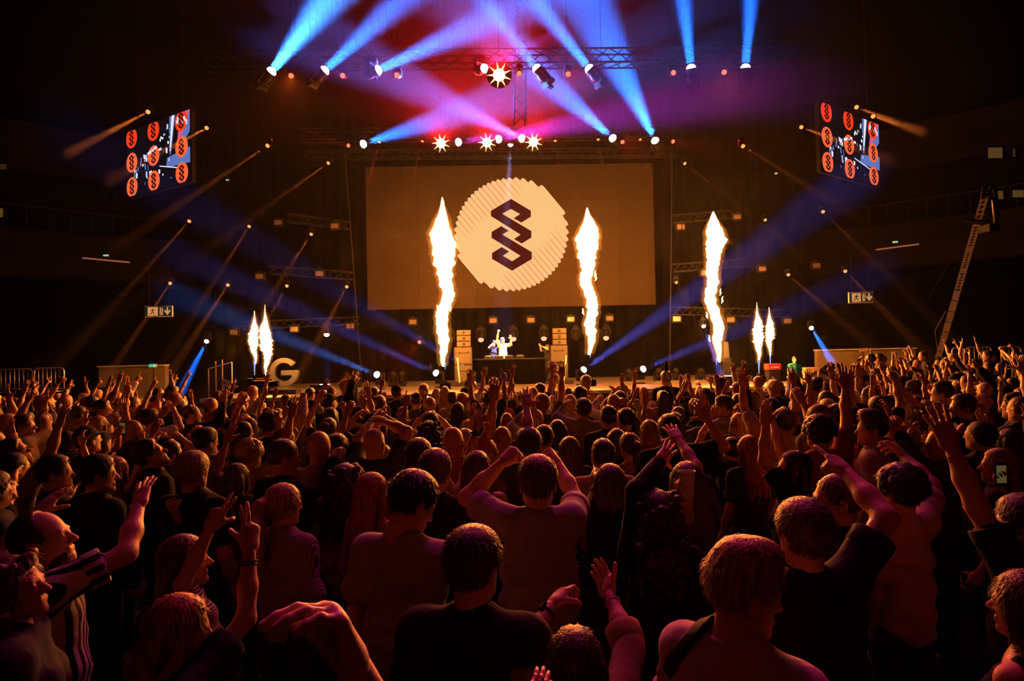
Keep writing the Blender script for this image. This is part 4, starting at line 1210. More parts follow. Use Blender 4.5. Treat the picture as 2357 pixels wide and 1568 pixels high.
def hair_t(style, lod):
    k = ('hair', style, lod)
    if k in _tm:
        return _tm[k]
    g = random.Random(sum(map(ord, style)))
    th = .004 if style == 'crop' else .006 if style in ('short', 'quiff', 'receding') else .01
    skull = [ell((0, -.012, .118), (.078 + th, .1 + th, .095 + th))]
    face = cut((0, .084, .168), (0, .93, -.36))
    P, ends = [], []
    if style in ('short', 'crop', 'quiff', 'receding'):
        if style in ('short', 'quiff'):
            skull += [ell((0, -.006, .142), (.087, .108, .084), .02)]
        if style == 'quiff':
            skull += [ell((0, .052, .2), (.05, .042, .034), .05), ell((0, .0, .2), (.06, .075, .036), .05)]
        if style == 'receding':
            face = cut((0, .02, .19), (0, .8, .25))
        P = skull + [face, cut((0, -.08, .02), (0, .18, -1))]
        for s in (-1, 1):
            P.append(ell((s * .088, .0, .062), (.03, .03, .03), .004, True))
    elif style in ('long', 'bob', 'curly', 'wavy'):
        z1 = {'long': -.36, 'bob': -.07, 'curly': -.26, 'wavy': -.33}[style]
        P = skull + [face]
        for i in range(7):
            x = -.078 + .026 * i
            y1 = -.135 + .6 * x * x * 10
            P.append(cap((x, -.055 - .02 * (1 - abs(x) / .08), .1), (x * 1.25, y1, z1 * .5), .03, .03, k=.02))
            P.append(cap((x * 1.25, y1, z1 * .5), (x * 1.35 + g.uniform(-.02, .02), y1 - .01, z1 + g.uniform(-.03, .03)), .03, .012, k=.015))
        for s in (-1, 1):
            P.append(cap((s * .07, .03, .13), (s * .092, .0, -.0), .024, .024, k=.02))
            P.append(cap((s * .092, .0, .0), (s * .11, -.05, z1 * .7), .024, .014, k=.02))
        if style == 'curly':
            for i in range(120):
                a, z = g.uniform(0, 6.283), g.uniform(z1, .2)
                rr = .105 if z > .05 else .12
                x, y = rr * math.sin(a), rr * math.cos(a) - .025
                if y > .04 and z < .16:
                    continue
                P.append(ell((x, y - (.05 if z < 0 else 0), z), (g.uniform(.016, .03),) * 3, .008))
    elif style in ('tail', 'bun', 'topknot'):
        P = skull + [face, cut((0, -.08, .0), (0, .3, -1))]
        if style == 'tail':
            pts = [(0, -.105, .15), (0, -.16, .12), (0, -.175, .0), (.01, -.17, -.12), (.015, -.165, -.24)]
            for i, (a, b) in enumerate(zip(pts, pts[1:])):
                P.append(cap(a, b, (.022, .032, .038, .03)[i], (.032, .038, .03, .01)[i], k=.02))
        else:
            P.append(ell((0, -.115, .14) if style == 'bun' else (0, -.06, .235), (.045, .042, .042), .01))
    elif style == 'bush':
        P = skull + [face, cut((0, -.08, .0), (0, .3, -1))]
        for i in range(150):
            a, e = g.uniform(0, 6.283), g.uniform(-.2, 1.5)
            x, y, z = .095 * math.cos(e) * math.sin(a), .108 * math.cos(e) * math.cos(a) - .015, .12 + .1 * math.sin(e)
            if y > .06 and z < .175:
                continue
            P.append(ell((x, y, z), (g.uniform(.014, .026),) * 3, .006))
    elif style == 'cap':
        P = [ell((0, -.008, .128), (.086, .106, .1)), cut((0, 0, .115), (0, -.12, -1)), cap((-.05, .09, .125), (.05, .09, .125), .03, .03, (1, 1.9, .25), .01)]
    elif style == 'hood':
        P = [ell((0, -.01, .1), (.1, .115, .125)), cap((-.08, -.05, -.05), (.08, -.05, -.05), .06, k=.05), ell((0, .09, .06), (.075, .09, .1), .01, True)]
    elif style == 'beard':
        P = [ell((0, .04, -.006), (.062, .056, .043), .02), cut((0, .03, .03), (0, -.35, 1)), ell((0, .118, .02), (.022, .03, .012), .004, True), cut((0, .012, 0), (0, -1, 0))]
    V, Q = sdf_mesh(P, RES[lod]['hair'])
    if style not in ('cap', 'hood') and lod < 2:        # combed strands: shallow grooves that follow the fall of the hair
        c = np.array((0, -.01, .1)); d = V - c
        az = np.arctan2(d[:, 0], -d[:, 1] + .03)
        n = d / np.maximum(np.linalg.norm(d, axis=1), 1e-6)[:, None]
        n[:, 2] *= .4
        f = np.sin(az * 23 + 3 * np.sin(d[:, 2] * 17 + 1)) + .7 * np.sin(az * 41 + 2.3 * np.sin(d[:, 2] * 23))
        amp = .0035 if style in ('long', 'tail', 'wavy', 'bob', 'curly') else .002
        if style == 'wavy':
            V = V + np.stack([np.sin(V[:, 2] * 38 + az * 3) * .007, np.cos(V[:, 2] * 33) * .005, 0 * az], 1) * (d[:, 2] < 0)[:, None]
        V = V + n * (f * amp)[:, None]
    if style not in ('cap', 'hood') and lod < 2:    # single locks laid along the fall of the hair; their ends stand off and catch the light
        rs = np.random.RandomState(5)
        longs = style in ('long', 'wavy', 'tail', 'curly', 'bob')
        n = (1500 if not longs else 1300) if lod == 0 else 650
        cr = np.array((0, -.05, .2)); cc = np.array((0, -.01, .1))
        P0 = V[rs.randint(0, len(V), n)]
        o = P0 - cc; o /= np.linalg.norm(o, axis=1)[:, None]
        t = P0 - cr + rs.normal(0, .02, (n, 3))
        if longs:
            t = t * (1, 1, .4) + np.array((0, 0, -.12))
        if style == 'quiff':
            t = np.where(P0[:, 2:3] > .17, np.array((0, .08, .03)) + rs.normal(0, .02, (n, 3)), t)
        if style in ('bush', 'curly'):
            t = t * .4 + rs.normal(0, .06, (n, 3))
        t -= o * (t * o).sum(1)[:, None]; t /= np.maximum(np.linalg.norm(t, axis=1), 1e-6)[:, None]
        sd = np.cross(o, t)
        L = (.014 if style in ('crop', 'receding', 'beard') else .03 if not longs else .055) * rs.uniform(.5, 1.3, (n, 1))
        lift = rs.uniform(.02, .22, (n, 1)) ** 1.2 * (1.0 if not longs else .1)
        if style not in ('bush', 'curly', 'quiff'):
            top_ = np.clip((P0[:, 2:3] - .15) / .05, 0, 1)
            lift *= 1 - .75 * top_; L = L * (1 - .45 * top_)
        w = sd * (.0016 if not longs else .002) * (1 if lod == 0 else 1.7) * rs.uniform(.6, 1.2, (n, 1))
        a = P0 - o * .003; m_ = P0 + t * L * .5 + o * (.002 + lift * L * .35); b = P0 + t * L + o * lift * L
        S = np.stack([a - w, a + w, m_ + w * .8, m_ - w * .8, b + w * .15, b - w * .15], 1).reshape(-1, 3)
        base = len(V) + 6 * np.arange(n)[:, None]
        Q = np.concatenate([Q, base + np.array((0, 1, 2, 3)), base + np.array((3, 2, 4, 5))])
        V = np.concatenate([V, S])
    _tm[k] = mk_mesh('hair_' + style, V, Q, MAT['hair_dark'])
    return _tm[k]


def trousers_t(fem):
    k = ('trousers', fem)
    if k not in _tm:
        w = .1 if fem else .095
        P = [cap((-.06, 0, .96), (.06, 0, .96), .115, sc=(1, .85, 1), k=.05)]
        for s in (-1, 1):
            P += [cap((s * w, 0, .9), (s * w, .015, .5), .092, .066, k=.05), cap((s * w, .015, .5), (s * w, -.01, .06), .066, .056, k=.03)]
        P.append(cut((0, 0, 1.03), (0, 0, 1)))
        _tm[k] = mk_mesh('trousers', *sdf_mesh(P, .03), MAT['denim'])
    return _tm[k]


def shoe_t():
    if 'shoe' not in _tm:
        P = [cap((0, -.04, .05), (0, .15, .04), .045, .038, k=.03), cap((0, -.03, .05), (0, -.03, .12), .05, .05, k=.03), cut((0, 0, 0), (0, 0, -1))]
        _tm['shoe'] = mk_mesh('shoe', *sdf_mesh(P, .014), MAT['black_rubber'])
    return _tm['shoe']


DOWN = {1: ((.235, -.03, 1.15), (.22, .09, .92)), -1: ((-.235, -.03, 1.15), (-.22, .09, .92))}


def shoulder_of(side, fem, up):
    x = .155 if fem else .178
    return np.array((side * (x - .025 if up else x), -.015, 1.465 if up else 1.42))


def build_geo(fem, arms, top, lod, lean=(0, 0), fat=1., hd=(0, 0, 0)):
    """arms: {side: (elbow, wrist, pose, palm)} in the body frame; returns skin and shirt meshes (V, Q) and the head matrix"""
    R = RES[lod]
    bw = (.92 if fem else 1.) * fat
    skin = [cap((0, -.024, 1.41), (0, -.016, 1.56), .056 if not fem else .048, .053 if not fem else .045, k=.03), cap((0, 0, 1.22), (0, 0, 1.33), .11 * bw, .12 * bw, (1, .66, 1), .05)]
    shirt = [cap((0, .0, .93), (0, .0, 1.08), .17 * bw, .16 * bw, (1, .74, 1), .06), cap((0, .0, 1.08), (0, -.005, 1.31), .16 * bw, .172 * bw, (1, .71, 1), .06)]
    if fem:
        shirt += [ell((-.07, .085, 1.28), (.06, .05, .06), .05), ell((.07, .085, 1.28), (.06, .05, .06), .05)]
    for s in (1, -1):
        el, wr, pose, palm = arms[s]
        up = el[2] > 1.38
        sh = shoulder_of(s, fem, up)
        m = sh + (el - sh)
        r = .049 if not fem else .041
        skin += [cap((0, -.012, 1.425), sh, .05, .046, k=.05), cap(sh, el, r, r * .84, k=.035), cap(el, el + (wr - el) * .45, r * .84, r * .86, k=.025), cap(el + (wr - el) * .45, wr, r * .86, .0265 if not fem else .024, k=.025)]
        if top == 'tank':
            shirt += [cap((s * .09, -.02, 1.46), (s * .1, -.02, 1.3), .03, .05, k=.03)]
            continue
        shirt += [cap((s * .05, -.016, 1.45), sh, .058, .064, k=.06)]
        rr = r + .016 if top != 'jacket' else r + .024
        if top == 'tee':
            shirt += [cap(sh, sh + (el - sh) * .55, rr + .004, rr + .008, k=.05)]
        else:
            shirt += [cap(sh, el, rr + .004, rr, k=.05)]
            f = .16 if top == 'rolled' else .9
            shirt += [cap(el, el + (wr - el) * f, rr - .002, (rr + .004) if top == 'rolled' else rr - .014, k=.02)]
    if top in ('jacket', 'shirt'):
        collar = [cap((-.045, -.05, 1.475), (.045, -.05, 1.475), .03, k=.015), cap((-.055, -.045, 1.475), (-.06, .03, 1.46), .026, k=.015), cap((.055, -.045, 1.475), (.06, .03, 1.46), .026, k=.015)]
    if top == 'hoodie':
        shirt += [cap((-.09, -.07, 1.46), (.09, -.07, 1.46), .05, k=.05), cap((-.05, -.1, 1.4), (.05, -.1, 1.4), .05, k=.05)]
    if top == 'tank':
        shirt += [cut((0, 0, 1.5), (0, -.15, 1))]
        shirt += [ell((0, -.02, 1.5), (.075, .2, .11), .02, True)]
    if top != 'tank':
        shirt += [cap((0, -.026, 1.42), (0, -.022, 1.485), .1, .074, (1, .98, 1), .04), ell((0, .012, 1.575), (.062, .08, .085), .008, True)]
    shirt += [cut((0, 0, .9), (0, 0, -1))]
    if top in ('jacket', 'shirt'):
        shirt += collar
    global LAST_TORSO
    LAST_TORSO = [(q[:3] + (q[3] + .024, q[4] + .024) + q[5:]) for q in shirt if q[0] == 'cap' and q[2][2] > .9 and (abs(q[1][0]) < .06 and abs(q[2][0]) < .2)]
    V, Q = sdf_mesh(skin, R['body'])
    SV, SQ = sdf_mesh(shirt, R['body'] * 1.12)
    if top != 'jacket' and lod < 2:      # cloth folds
        q = np.random.RandomState(int(abs(arms[1][1][0] * 1e4 + arms[-1][1][2] * 1e3)) % 9973)
        f = np.zeros(len(SV))
        for _ in range(7):
            kv = q.normal(0, 1, 3) * (.55, .55, 1.); kv *= 2 * math.pi / (q.uniform(.09, .24) * np.linalg.norm(kv))
            f += (1 - np.abs(np.sin(SV @ kv * .5 + q.uniform(0, 6) + .8 * np.sin(SV[:, 2] * 9 + q.uniform(0, 6)))) * 1.57) * q.uniform(.4, 1)
        f = np.clip(f, -2.2, 2.2)
        cz = np.clip((1.44 - SV[:, 2]) / .12, .25, 1)
        nn = SV - np.stack([SV[:, 0] * .55, 0 * f, SV[:, 2] - .0], 1); nn /= np.maximum(np.linalg.norm(nn, axis=1), 1e-4)[:, None]
        SV = SV + nn * (f * (.0062 if lod == 0 else .0045) * cz)[:, None]
    H = rotm(*hd)
    piv = np.array((0, -.01, 1.55))
    parts = [(V, Q)]
    hv, hq = head_t(fem, lod)
    parts.append((hv * (.96 if fem else 1.) @ H.T + piv, hq))
    for s in (1, -1):
        el, wr, pose, palm = arms[s]
        z = (wr - el) / np.linalg.norm(wr - el)
        if len(arms[s]) > 4 or pose in ('fist', 'point'):
            pass
        y = np.array(palm, float); y = y - z * (y @ z)
        y = y / max(np.linalg.norm(y), 1e-6)
        x = np.cross(y, z)
        M = np.stack([x, y, z], 1)
        tv, tq = hand_t(pose, s, 2 if wr[2] < 1.0 else lod)
        parts.append((tv * (.92 if fem else 1.) @ M.T + wr, tq))
    B = join(parts)
    lx, ly = lean
    def bend(v):
        w = np.clip((v[:, 2] - .95) / .6, 0, 1.4) ** 1.3
        return v + np.stack([lx * w, ly * w, -.12 * (lx * lx + ly * ly) * w], 1)
    Mh = Matrix.Identity(4)
    pv = bend(piv[None])[0]
    for i in range(3):
        for j in range(3):
            Mh[i][j] = H[i][j] * (.96 if fem else 1.)
        Mh[i][3] = pv[i]
    return (bend(B[0]), B[1]), (bend(SV), SQ), Mh
# ============================================================ people: materials
def skin_mat(name, c):
    m = mat(name, c, .48, vary=.08, scale=30, bump=(90, .12), spec=.45)
    return m


skin_mat('skin_a', (.64, .34, .22)); skin_mat('skin_b', (.5, .25, .15)); skin_mat('skin_c', (.72, .42, .3))


def hair_mat(name, c, rough=.42):
    m = mat(name, c, rough, bump=(26, .3, (5, 5, 1)), spec=.5)
    nt = m.node_tree; b = nt.nodes['Principled BSDF']
    tc = nt.nodes.new('ShaderNodeTexCoord'); mp = nt.nodes.new('ShaderNodeMapping'); mp.inputs['Scale'].default_value = (60, 60, 7)
    n = nt.nodes.new('ShaderNodeTexNoise'); n.inputs['Scale'].default_value = 1.4; n.inputs['Detail'].default_value = 3
    r = nt.nodes.new('ShaderNodeValToRGB'); r.color_ramp.elements[0].position = .35; r.color_ramp.elements[1].position = .68
    r.color_ramp.elements[0].color = (*[x * .45 for x in c], 1); r.color_ramp.elements[1].color = (*[min(1, x * 1.5) for x in c], 1)
    nt.links.new(tc.outputs['Object'], mp.inputs['Vector']); nt.links.new(mp.outputs['Vector'], n.inputs['Vector']); nt.links.new(n.outputs['Fac'], r.inputs['Fac']); nt.links.new(r.outputs['Color'], b.inputs['Base Color'])


HAIRC = {'black': (.02, .014, .012), 'dark': (.05, .028, .018), 'brown': (.11, .06, .035), 'fair': (.4, .24, .11), 'ginger': (.36, .11, .035), 'grey': (.3, .28, .27)}
for k, c in HAIRC.items():
    hair_mat('hair_' + k, c)
CLOTH = {'black': (.012, .012, .013), 'charcoal': (.05, .048, .052), 'grey': (.34, .31, .31), 'white': (.6, .57, .55), 'pink': (.62, .42, .44), 'olive': (.16, .16, .07), 'navy': (.025, .03, .06), 'red': (.32, .05, .04), 'tan': (.36, .24, .14), 'teal': (.02, .26, .22), 'lilac': (.3, .2, .3)}
for k, c in CLOTH.items():
    mat('cloth_' + k, c, .88, vary=.12, scale=12, bump=(9, .8, (1, 1, .55)), spec=.25)
for nm, c0, c1, sc_, rot in (('cloth_striped', (.05, .03, .035), (.42, .3, .3), 26, (0, 1.5708, 0)), ('cloth_pinstripe', (.1, .05, .08), (.42, .3, .4), 34, (0, 0, 0)), ('cloth_banded', (.012, .012, .013), (.55, .45, .5), 7, (0, 0, .2))):
    m = mat(nm, c0, .88, bump=(14, .5), spec=.25); nt = m.node_tree
    tc = nt.nodes.new('ShaderNodeTexCoord'); mp = nt.nodes.new('ShaderNodeMapping'); mp.inputs['Rotation'].default_value = rot
    w_ = nt.nodes.new('ShaderNodeTexWave'); w_.inputs['Scale'].default_value = sc_; w_.inputs['Distortion'].default_value = .6
    r = nt.nodes.new('ShaderNodeValToRGB'); r.color_ramp.elements[0].position = .5; r.color_ramp.elements[1].position = .6
    r.color_ramp.elements[0].color = (*c0, 1); r.color_ramp.elements[1].color = (*c1, 1)
    nt.links.new(tc.outputs['Object'], mp.inputs['Vector']); nt.links.new(mp.outputs['Vector'], w_.inputs['Vector']); nt.links.new(w_.outputs['Fac'], r.inputs['Fac']); nt.links.new(r.outputs['Color'], nt.nodes['Principled BSDF'].inputs['Base Color'])

# ============================================================ people: placing
PEOPLE = []          # (x, y, base) of everyone, to keep bodies apart
NAMED_LABELS = set()


def on_sphere(c, r, u, v, near=False):
    """the point in direction (u, v) that is r away from c (or as close to it as an arm of that length gets)"""
    d = ray(u, v); o = CAM - c
    b = o.dot(d); q = b * b - (o.dot(o) - r * r)
    if q < 0:
        p = CAM - d * b
        return c + (p - c).normalized() * r
    t = -b - math.sqrt(q) if near else -b + math.sqrt(q)
    return CAM + d * t


def build_person(root_M, fem, hair, hcol, top, tcol, arms, lod, hd, lean, fat, skin, label, group, extras=(), share=None, trous='denim'):
    if share is not None:
        bm_, sm_, Mh = share
    else:
        (V, Q), (SV, SQ), Mh = build_geo(fem, arms, top, lod, lean, fat, hd)
        bm_, sm_ = mk_mesh('person', V, Q, MAT['skin_a']), mk_mesh('top', SV, SQ, MAT['cloth_black'])
    p = add('person', bm_, M=root_M, label=label, cat='person', group=group, m=skin)
    tp = add({'tee': 't_shirt', 'tank': 'tank_top', 'jacket': 'jacket', 'hoodie': 'hoodie'}.get(top, 'shirt'), sm_, p, m='cloth_' + tcol)
    if share is None and lod < 2 and top in ('tee', 'long', 'rolled'):      # rib at the neck, hems at the sleeves
        add('collar', cached('collar%d' % fem, lambda: MB().tube([(.07 * math.cos(a * .2856), -.02 + .07 * math.sin(a * .2856), 1.497 - .016 * math.sin(a * .2856)) for a in range(22)], .0085, 7, closed=True).mesh('collar', 'cloth_black', True)), tp, m='cloth_' + tcol)
        for s_ in (1, -1):
            sh = shoulder_of(s_, fem, arms[s_][0][2] > 1.38); el = np.array(arms[s_][0])
            if top == 'tee':
                cpt = Vector(sh + (el - sh) * .6); ax_ = Vector(el - sh)
            elif top == 'rolled':
                cpt = Vector(el + (np.array(arms[s_][1]) - el) * .2); ax_ = Vector(np.array(arms[s_][1]) - el)
            else:
                continue
            rr_ = (.049 if not fem else .041) + .026
            Mx = ax_.to_track_quat('Z', 'X').to_matrix().to_4x4(); Mx.translation = cpt
            add('hem', cached('hem%d' % fem, lambda: MB().lathe([(rr_ - .006, -.035), (rr_, -.03), (rr_ + .001, .03), (rr_ - .004, .034), (rr_ - .012, .03), (rr_ - .012, -.03)], 26).mesh('hem', 'cloth_black', True)), tp, M=Mx, m='cloth_' + tcol)
    if True:
        add('trousers', trousers_t(fem), p, m=trous)
    if hair:
        if hair == 'cap':
            add('hair', hair_t('crop', lod), p, M=Mh, m='hair_dark')
            add('cap', hair_t('cap', min(lod, 2)), p, M=Mh, m='cloth_black' if hcol in HAIRC else 'cloth_' + hcol)
        elif hair == 'hood':
            add('hood', hair_t('hood', lod), p, M=Mh, m='cloth_' + tcol)
        else:
            add('hair', hair_t(hair, lod), p, M=Mh, m='hair_' + hcol)
    if lod < 1:
        for s in (-1, 1):
            add('shoe', shoe_t(), p, loc=(s * .095, 0, 0))
    ex = {} if extras == 'far' else dict((e if isinstance(e, tuple) else (e, True)) for e in extras)
    sk = MAT[skin]
    def armpt(side, back=.0):
        el, wr = np.array(arms[side][0]), np.array(arms[side][1])
        z = (wr - el) / np.linalg.norm(wr - el)
        y = np.array(arms[side][3], float); y = y - z * (y @ z); y /= max(np.linalg.norm(y), 1e-6)
        x = np.cross(y, z)
        M = Matrix.Identity(4)
        for i in range(3):
            M[i][0], M[i][1], M[i][2], M[i][3] = x[i], y[i], z[i], wr[i] - z[i] * back
        return M
    if 'beard' in ex:
        add('beard', hair_t('beard', min(lod, 1)), p, M=Mh, m='hair_' + hcol)
    if 'glasses' in ex:
        def gl():
            mb = MB()
            for s in (-1, 1):
                mb.tube([(s * .033 + .024 * math.cos(a * .52), .116, .083 + .018 * math.sin(a * .52)) for a in range(12)], .0022, 5, closed=True)
                mb.tube([(s * .057, .114, .088), (s * .084, .06, .088), (s * .086, -.01, .088)], .002, 5)
            return mb.tube([(-.01, .118, .085), (.01, .118, .085)], .002, 5).mesh('glasses', 'black_metal')
        add('glasses', cached('glasses', gl), p, M=Mh)
    if 'earring' in ex:
        add('earring', cached('earring', lambda: MB().tube([(.0, .026 * math.sin(a * .52), -.026 + .026 * math.cos(a * .52)) for a in range(12)], .002, 5, closed=True).mesh('earring', 'gold_metal')), p, M=Mh @ Matrix.Translation((.088, -.005, .045)))
    for key, side in (('watch', ex.get('watch')), ('band', ex.get('band')), ('bracelet', ex.get('bracelet'))):
        if side:
            M = armpt(side, .045)
            if key == 'watch':
                w = add('watch', cached('watch', lambda: MB().tube([(.031 * math.cos(a * .4488), .026 * math.sin(a * .4488), 0) for a in range(14)], .006, 6, closed=True).mesh('watch', 'black_rubber', True)), p, M=M)
                add('watch_face', cached('wface', lambda: MB().box((0, -.032, 0), (.034, .01, .04)).mesh('watch_face', 'phone_black', bevel=.004)), w)
            elif key == 'band':
                w = add('wristband', cached('band', lambda: MB().tube([(.03 * math.cos(a * .4488), .025 * math.sin(a * .4488), 0) for a in range(14)], .004, 6, closed=True).mesh('wristband', 'cloth_pink', True)), p, M=M)
                add('tag', cached('tag', lambda: MB().box((.012, .03, -.03), (.014, .003, .05)).mesh('tag', 'cloth_red')), w)
            else:
                for z in (0, -.012):
                    add('bracelet', cached('brac', lambda: MB().tube([(.031 * math.cos(a * .4488), .026 * math.sin(a * .4488), 0) for a in range(14)], .0035, 6, closed=True).mesh('bracelet', 'black_rubber', True)), p, M=M @ Matrix.Translation((0, 0, z)))
    if 'strap' in ex:
        s = ex['strap']
        n_ = np.array((s * -.5, 0, -.29)) / .578; c0 = np.array((s * .115, 0, 1.5))
        SVs, SQs = sdf_mesh(LAST_TORSO + [cut(c0 + n_ * .021, n_), cut(c0 - n_ * .021, -n_)], .011)
        add('strap', mk_mesh('strap', SVs, SQs, MAT['black_rubber']), p)
    for key in ('phone', 'phone_lit', 'cup'):
        if key in ex:                      # held things stay things of their own
            side = ex[key]
            bpy.context.view_layer.update()
            Mw = root_M @ armpt(side)
            if key == 'cup':
                q = thing('plastic_cup', 'clear plastic cup held up in front of the long-haired head', 'cup', M=Matrix.Translation(Mw @ Vector((0, .045, .085))))
                add('cup_wall', cached('cupw', lambda: smooth_ang(MB().lathe([(.03, -.06), (.034, 0), (.04, .07), (.0405, .072), (.0385, .07), (.032, -.05)], 20).mesh('cup_wall', 'clear_plastic'))), q)
                add('rim', cached('cupr', lambda: MB().tube([(.0405 * math.cos(a * .3142), .0405 * math.sin(a * .3142), .072) for a in range(20)], .002, 5, closed=True).mesh('rim', 'clear_plastic')), q)
            else:
                lab = ex.get('phone_label', 'dark phone held up by the %s' % label)
                Mp = Matrix.Translation(Mw @ Vector((0, .035, .1))) @ Matrix.Rotation(ex.get('phone_yaw', 0), 4, 'Z') @ Matrix.Rotation(ex.get('phone_roll', 0), 4, 'Y')
                q = thing('phone', lab, 'phone', M=Mp, group='phones held up in the crowd')
                add('phone_body', cached('phb', lambda: MB().box((0, 0, 0), (.072, .009, .148)).mesh('phone_body', 'phone_black', bevel=.004)), q)
                add('phone_display', cached('phd' + key, lambda: MB().box((0, -.0053, 0), (.058, .001, .112)).mesh('phone_display', 'phone_screen' if key == 'phone_lit' else 'phone_screen_warm')), q)
    return p


def person(u, v, s, yaw, fem, hair, hcol, top, tcol, label, arms=None, hd=(0, 0, 0), fat=1., skin='skin_a', base=0., lean=(0, 0), extras=(), group=None, Y=None, lod=None):
    """u, v: the crown of the head as the photographer sees it; s: body height. Stands on the floor (or base)."""
    if Y is None:
        P_ = at_z(u, v, base + s)
    else:
        P_ = at(u, v, Y); s = P_.z - base
    x, y = P_.x, P_.y
    k = s / 1.765
    M = Matrix.Translation((x, y, base)) @ Matrix.Rotation(math.radians(-yaw), 4, 'Z') @ Matrix.Scale(k, 4)
    Mi = M.inverted(); R3 = Matrix.Rotation(math.radians(yaw), 3, 'Z')
    if lod is None:
        lod = 0 if y < 4.2 else 1 if y < 8 else 2
    A = {}
    for side, key in ((1, 'R'), (-1, 'L')):
        sp = (arms or {}).get(key)
        if sp is None:
            A[side] = (np.array(DOWN[side][0]), np.array(DOWN[side][1]), 'curl', np.array((-side, 0, 0.)))
            continue
        if isinstance(sp, str):
            A[side] = pose_arm(sp, side)
            continue
        elp, wrp, pose = sp[0], sp[1], sp[2]
        palm = sp[3] if len(sp) > 3 and sp[3] is not None else (0, 1, 0)
        near = sp[4] if len(sp) > 4 else ''
        sh_l = shoulder_of(side, fem, True)
        S = M @ Vector(sh_l)
        if elp is None:
            Wp = on_sphere(S, .5 * k, *wrp, near='w' in near)
            mid = (S + Wp) / 2; dd = (Wp - S)
            out = (M.to_3x3() @ Vector((side, -.25, -.35))).normalized(); out = (out - dd * out.dot(dd) / dd.dot(dd)).normalized()
            hgt = math.sqrt(max(.0, (.285 * k) ** 2 - dd.length_squared / 4))
            E_ = mid + out * hgt
        else:
            E_ = on_sphere(S, .285 * k, *elp, near='e' in near)
            Wp = on_sphere(E_, .25 * k, *wrp, near='w' in near)
        el, wr = Mi @ E_, Mi @ Wp
        A[side] = (np.array(el), np.array(wr), pose, np.array(R3 @ Vector(palm)))
    PEOPLE.append((x, y, base))
    return build_person(M, fem, hair, hcol, top, tcol, A, lod, hd, lean, fat, skin, label, group or 'people in the crowd', extras)


def pose_arm(nm, side, j=None):
    g = j or rng
    s = side
    q = lambda a: g.uniform(-a, a)
    if nm == 'up':
        return (np.array((s * (.26 + q(.05)), .06 + q(.08), 1.70 + q(.04))), np.array((s * (.23 + q(.08)), .12 + q(.08), 1.94 + q(.03))), g.choice(('open', 'flat', 'fist', 'point', 'curl')), np.array((0, 1, 0.)))
    if nm == 'wave':
        return (np.array((s * (.36 + q(.04)), .08 + q(.06), 1.58 + q(.05))), np.array((s * (.38 + q(.1)), .12 + q(.08), 1.82 + q(.03))), g.choice(('open', 'flat', 'two', 'curl')), np.array((0, 1, 0.)))
    if nm == 'fwd':
        return (np.array((s * .27, .2 + q(.05), 1.5 + q(.06))), np.array((s * (.2 + q(.08)), .36 + q(.05), 1.68 + q(.06))), g.choice(('point', 'flat', 'fist', 'open')), np.array((0, .3, -1.)))
    if nm == 'clap':
        return (np.array((s * .24, .16, 1.52)), np.array((s * .045, .26, 1.72)), 'flat', np.array((-s, 0, 0.)))
    if nm == 'phone':
        return (np.array((s * .22, .18, 1.38)), np.array((s * .1, .34, 1.58)), 'hold', np.array((-s * .3, 1, 0.)))
    if nm == 'head':
        return (np.array((s * .36, .02, 1.56)), np.array((s * .15, -.02, 1.74)), 'curl', np.array((-s, 0, 0.)))
    return (np.array(DOWN[side][0]), np.array(DOWN[side][1]), 'curl', np.array((-side, 0, 0.)))
# ============================================================ people nearest the photographer
person(1075, 1850, 1.70, -20, 0, 'short', 'brown', 'tee', 'pink', 'person below the frame whose big pink-lit hand hangs bent over the front', {'L': ((985, 1680), (812, 1532), 'drape', (-.3, -.35, -.9), 'ew')}, extras=(('band', -1),), skin='skin_c', Y=.88)
person(1330, 1740, 1.68, 0, 1, 'long', 'dark', 'tee', 'charcoal', 'person below the frame with only fingertips showing at the bottom centre', {'L': (None, (1205, 1648), 'flat', (0, 1, 0))}, skin='skin_c', Y=1.1)
person(1322, 1437, 1.56, 5, 1, 'long', 'dark', 'rolled', 'tan', 'person with highlighted dark hair raising both cupped hands, rolled tan sleeves, smart watch', {'L': ((1190, 1500), (1272, 1392), 'claw', (.6, .6, .2)), 'R': ((1448, 1490), (1402, 1366), 'curl', (-.5, -.2, .8))}, extras=(('watch', -1), ('band', 1)))
person(1700, 1258, 1.78, 50, 0, 'quiff', 'fair', 'tee', 'pink', 'fair-haired person in salmon pink shirt with a black bag strap, turned away', {}, hd=(34, -10, 0), extras=(('strap', -1),), fat=1.06)
person(1845, 1150, 1.80, -8, 0, 'short', 'brown', 'tee', 'black', 'big person in a black T-shirt pointing with a bent bare arm above the glasses wearer', {'R': ((2040, 1192), (1948, 1088), 'point', (-.3, .6, -.6))}, fat=1.16)
person(1087, 1215, 1.78, 14, 0, 'short', 'dark', 'jacket', 'black', 'person with short dark hair in a black jacket with shoulder seams, back to us', {}, hd=(14, -4, 0), fat=1.06)
person(412, 1365, 1.60, 48, 1, 'bob', 'ginger', 'tee', 'charcoal', 'person with shiny ginger bob seen from behind, one long bare arm raised with bracelets', {'R': ((566, 1425), (577, 1218), 'two', (-.6, .5, 0))}, hd=(20, -6, 0), extras=(('bracelet', 1),))
person(52, 1272, 1.68, 62, 1, 'curly', 'brown', 'jacket', 'charcoal', 'curly-haired person in a dark denim jacket looking up, gold hoop earring', {}, hd=(20, 14, 0), extras=('earring',))
person(118, 1170, 1.75, 55, 0, 'receding', 'dark', 'tee', 'banded', 'bearded balding person in a white-banded black T-shirt, open hand raised', {'R': ((326, 1258), (319, 1165), 'open', (.1, 1, 0)), 'L': ((-20, 1300), (82, 1188), 'flat', (.3, .8, 0))}, hd=(22, 16, 0), extras=('beard',))
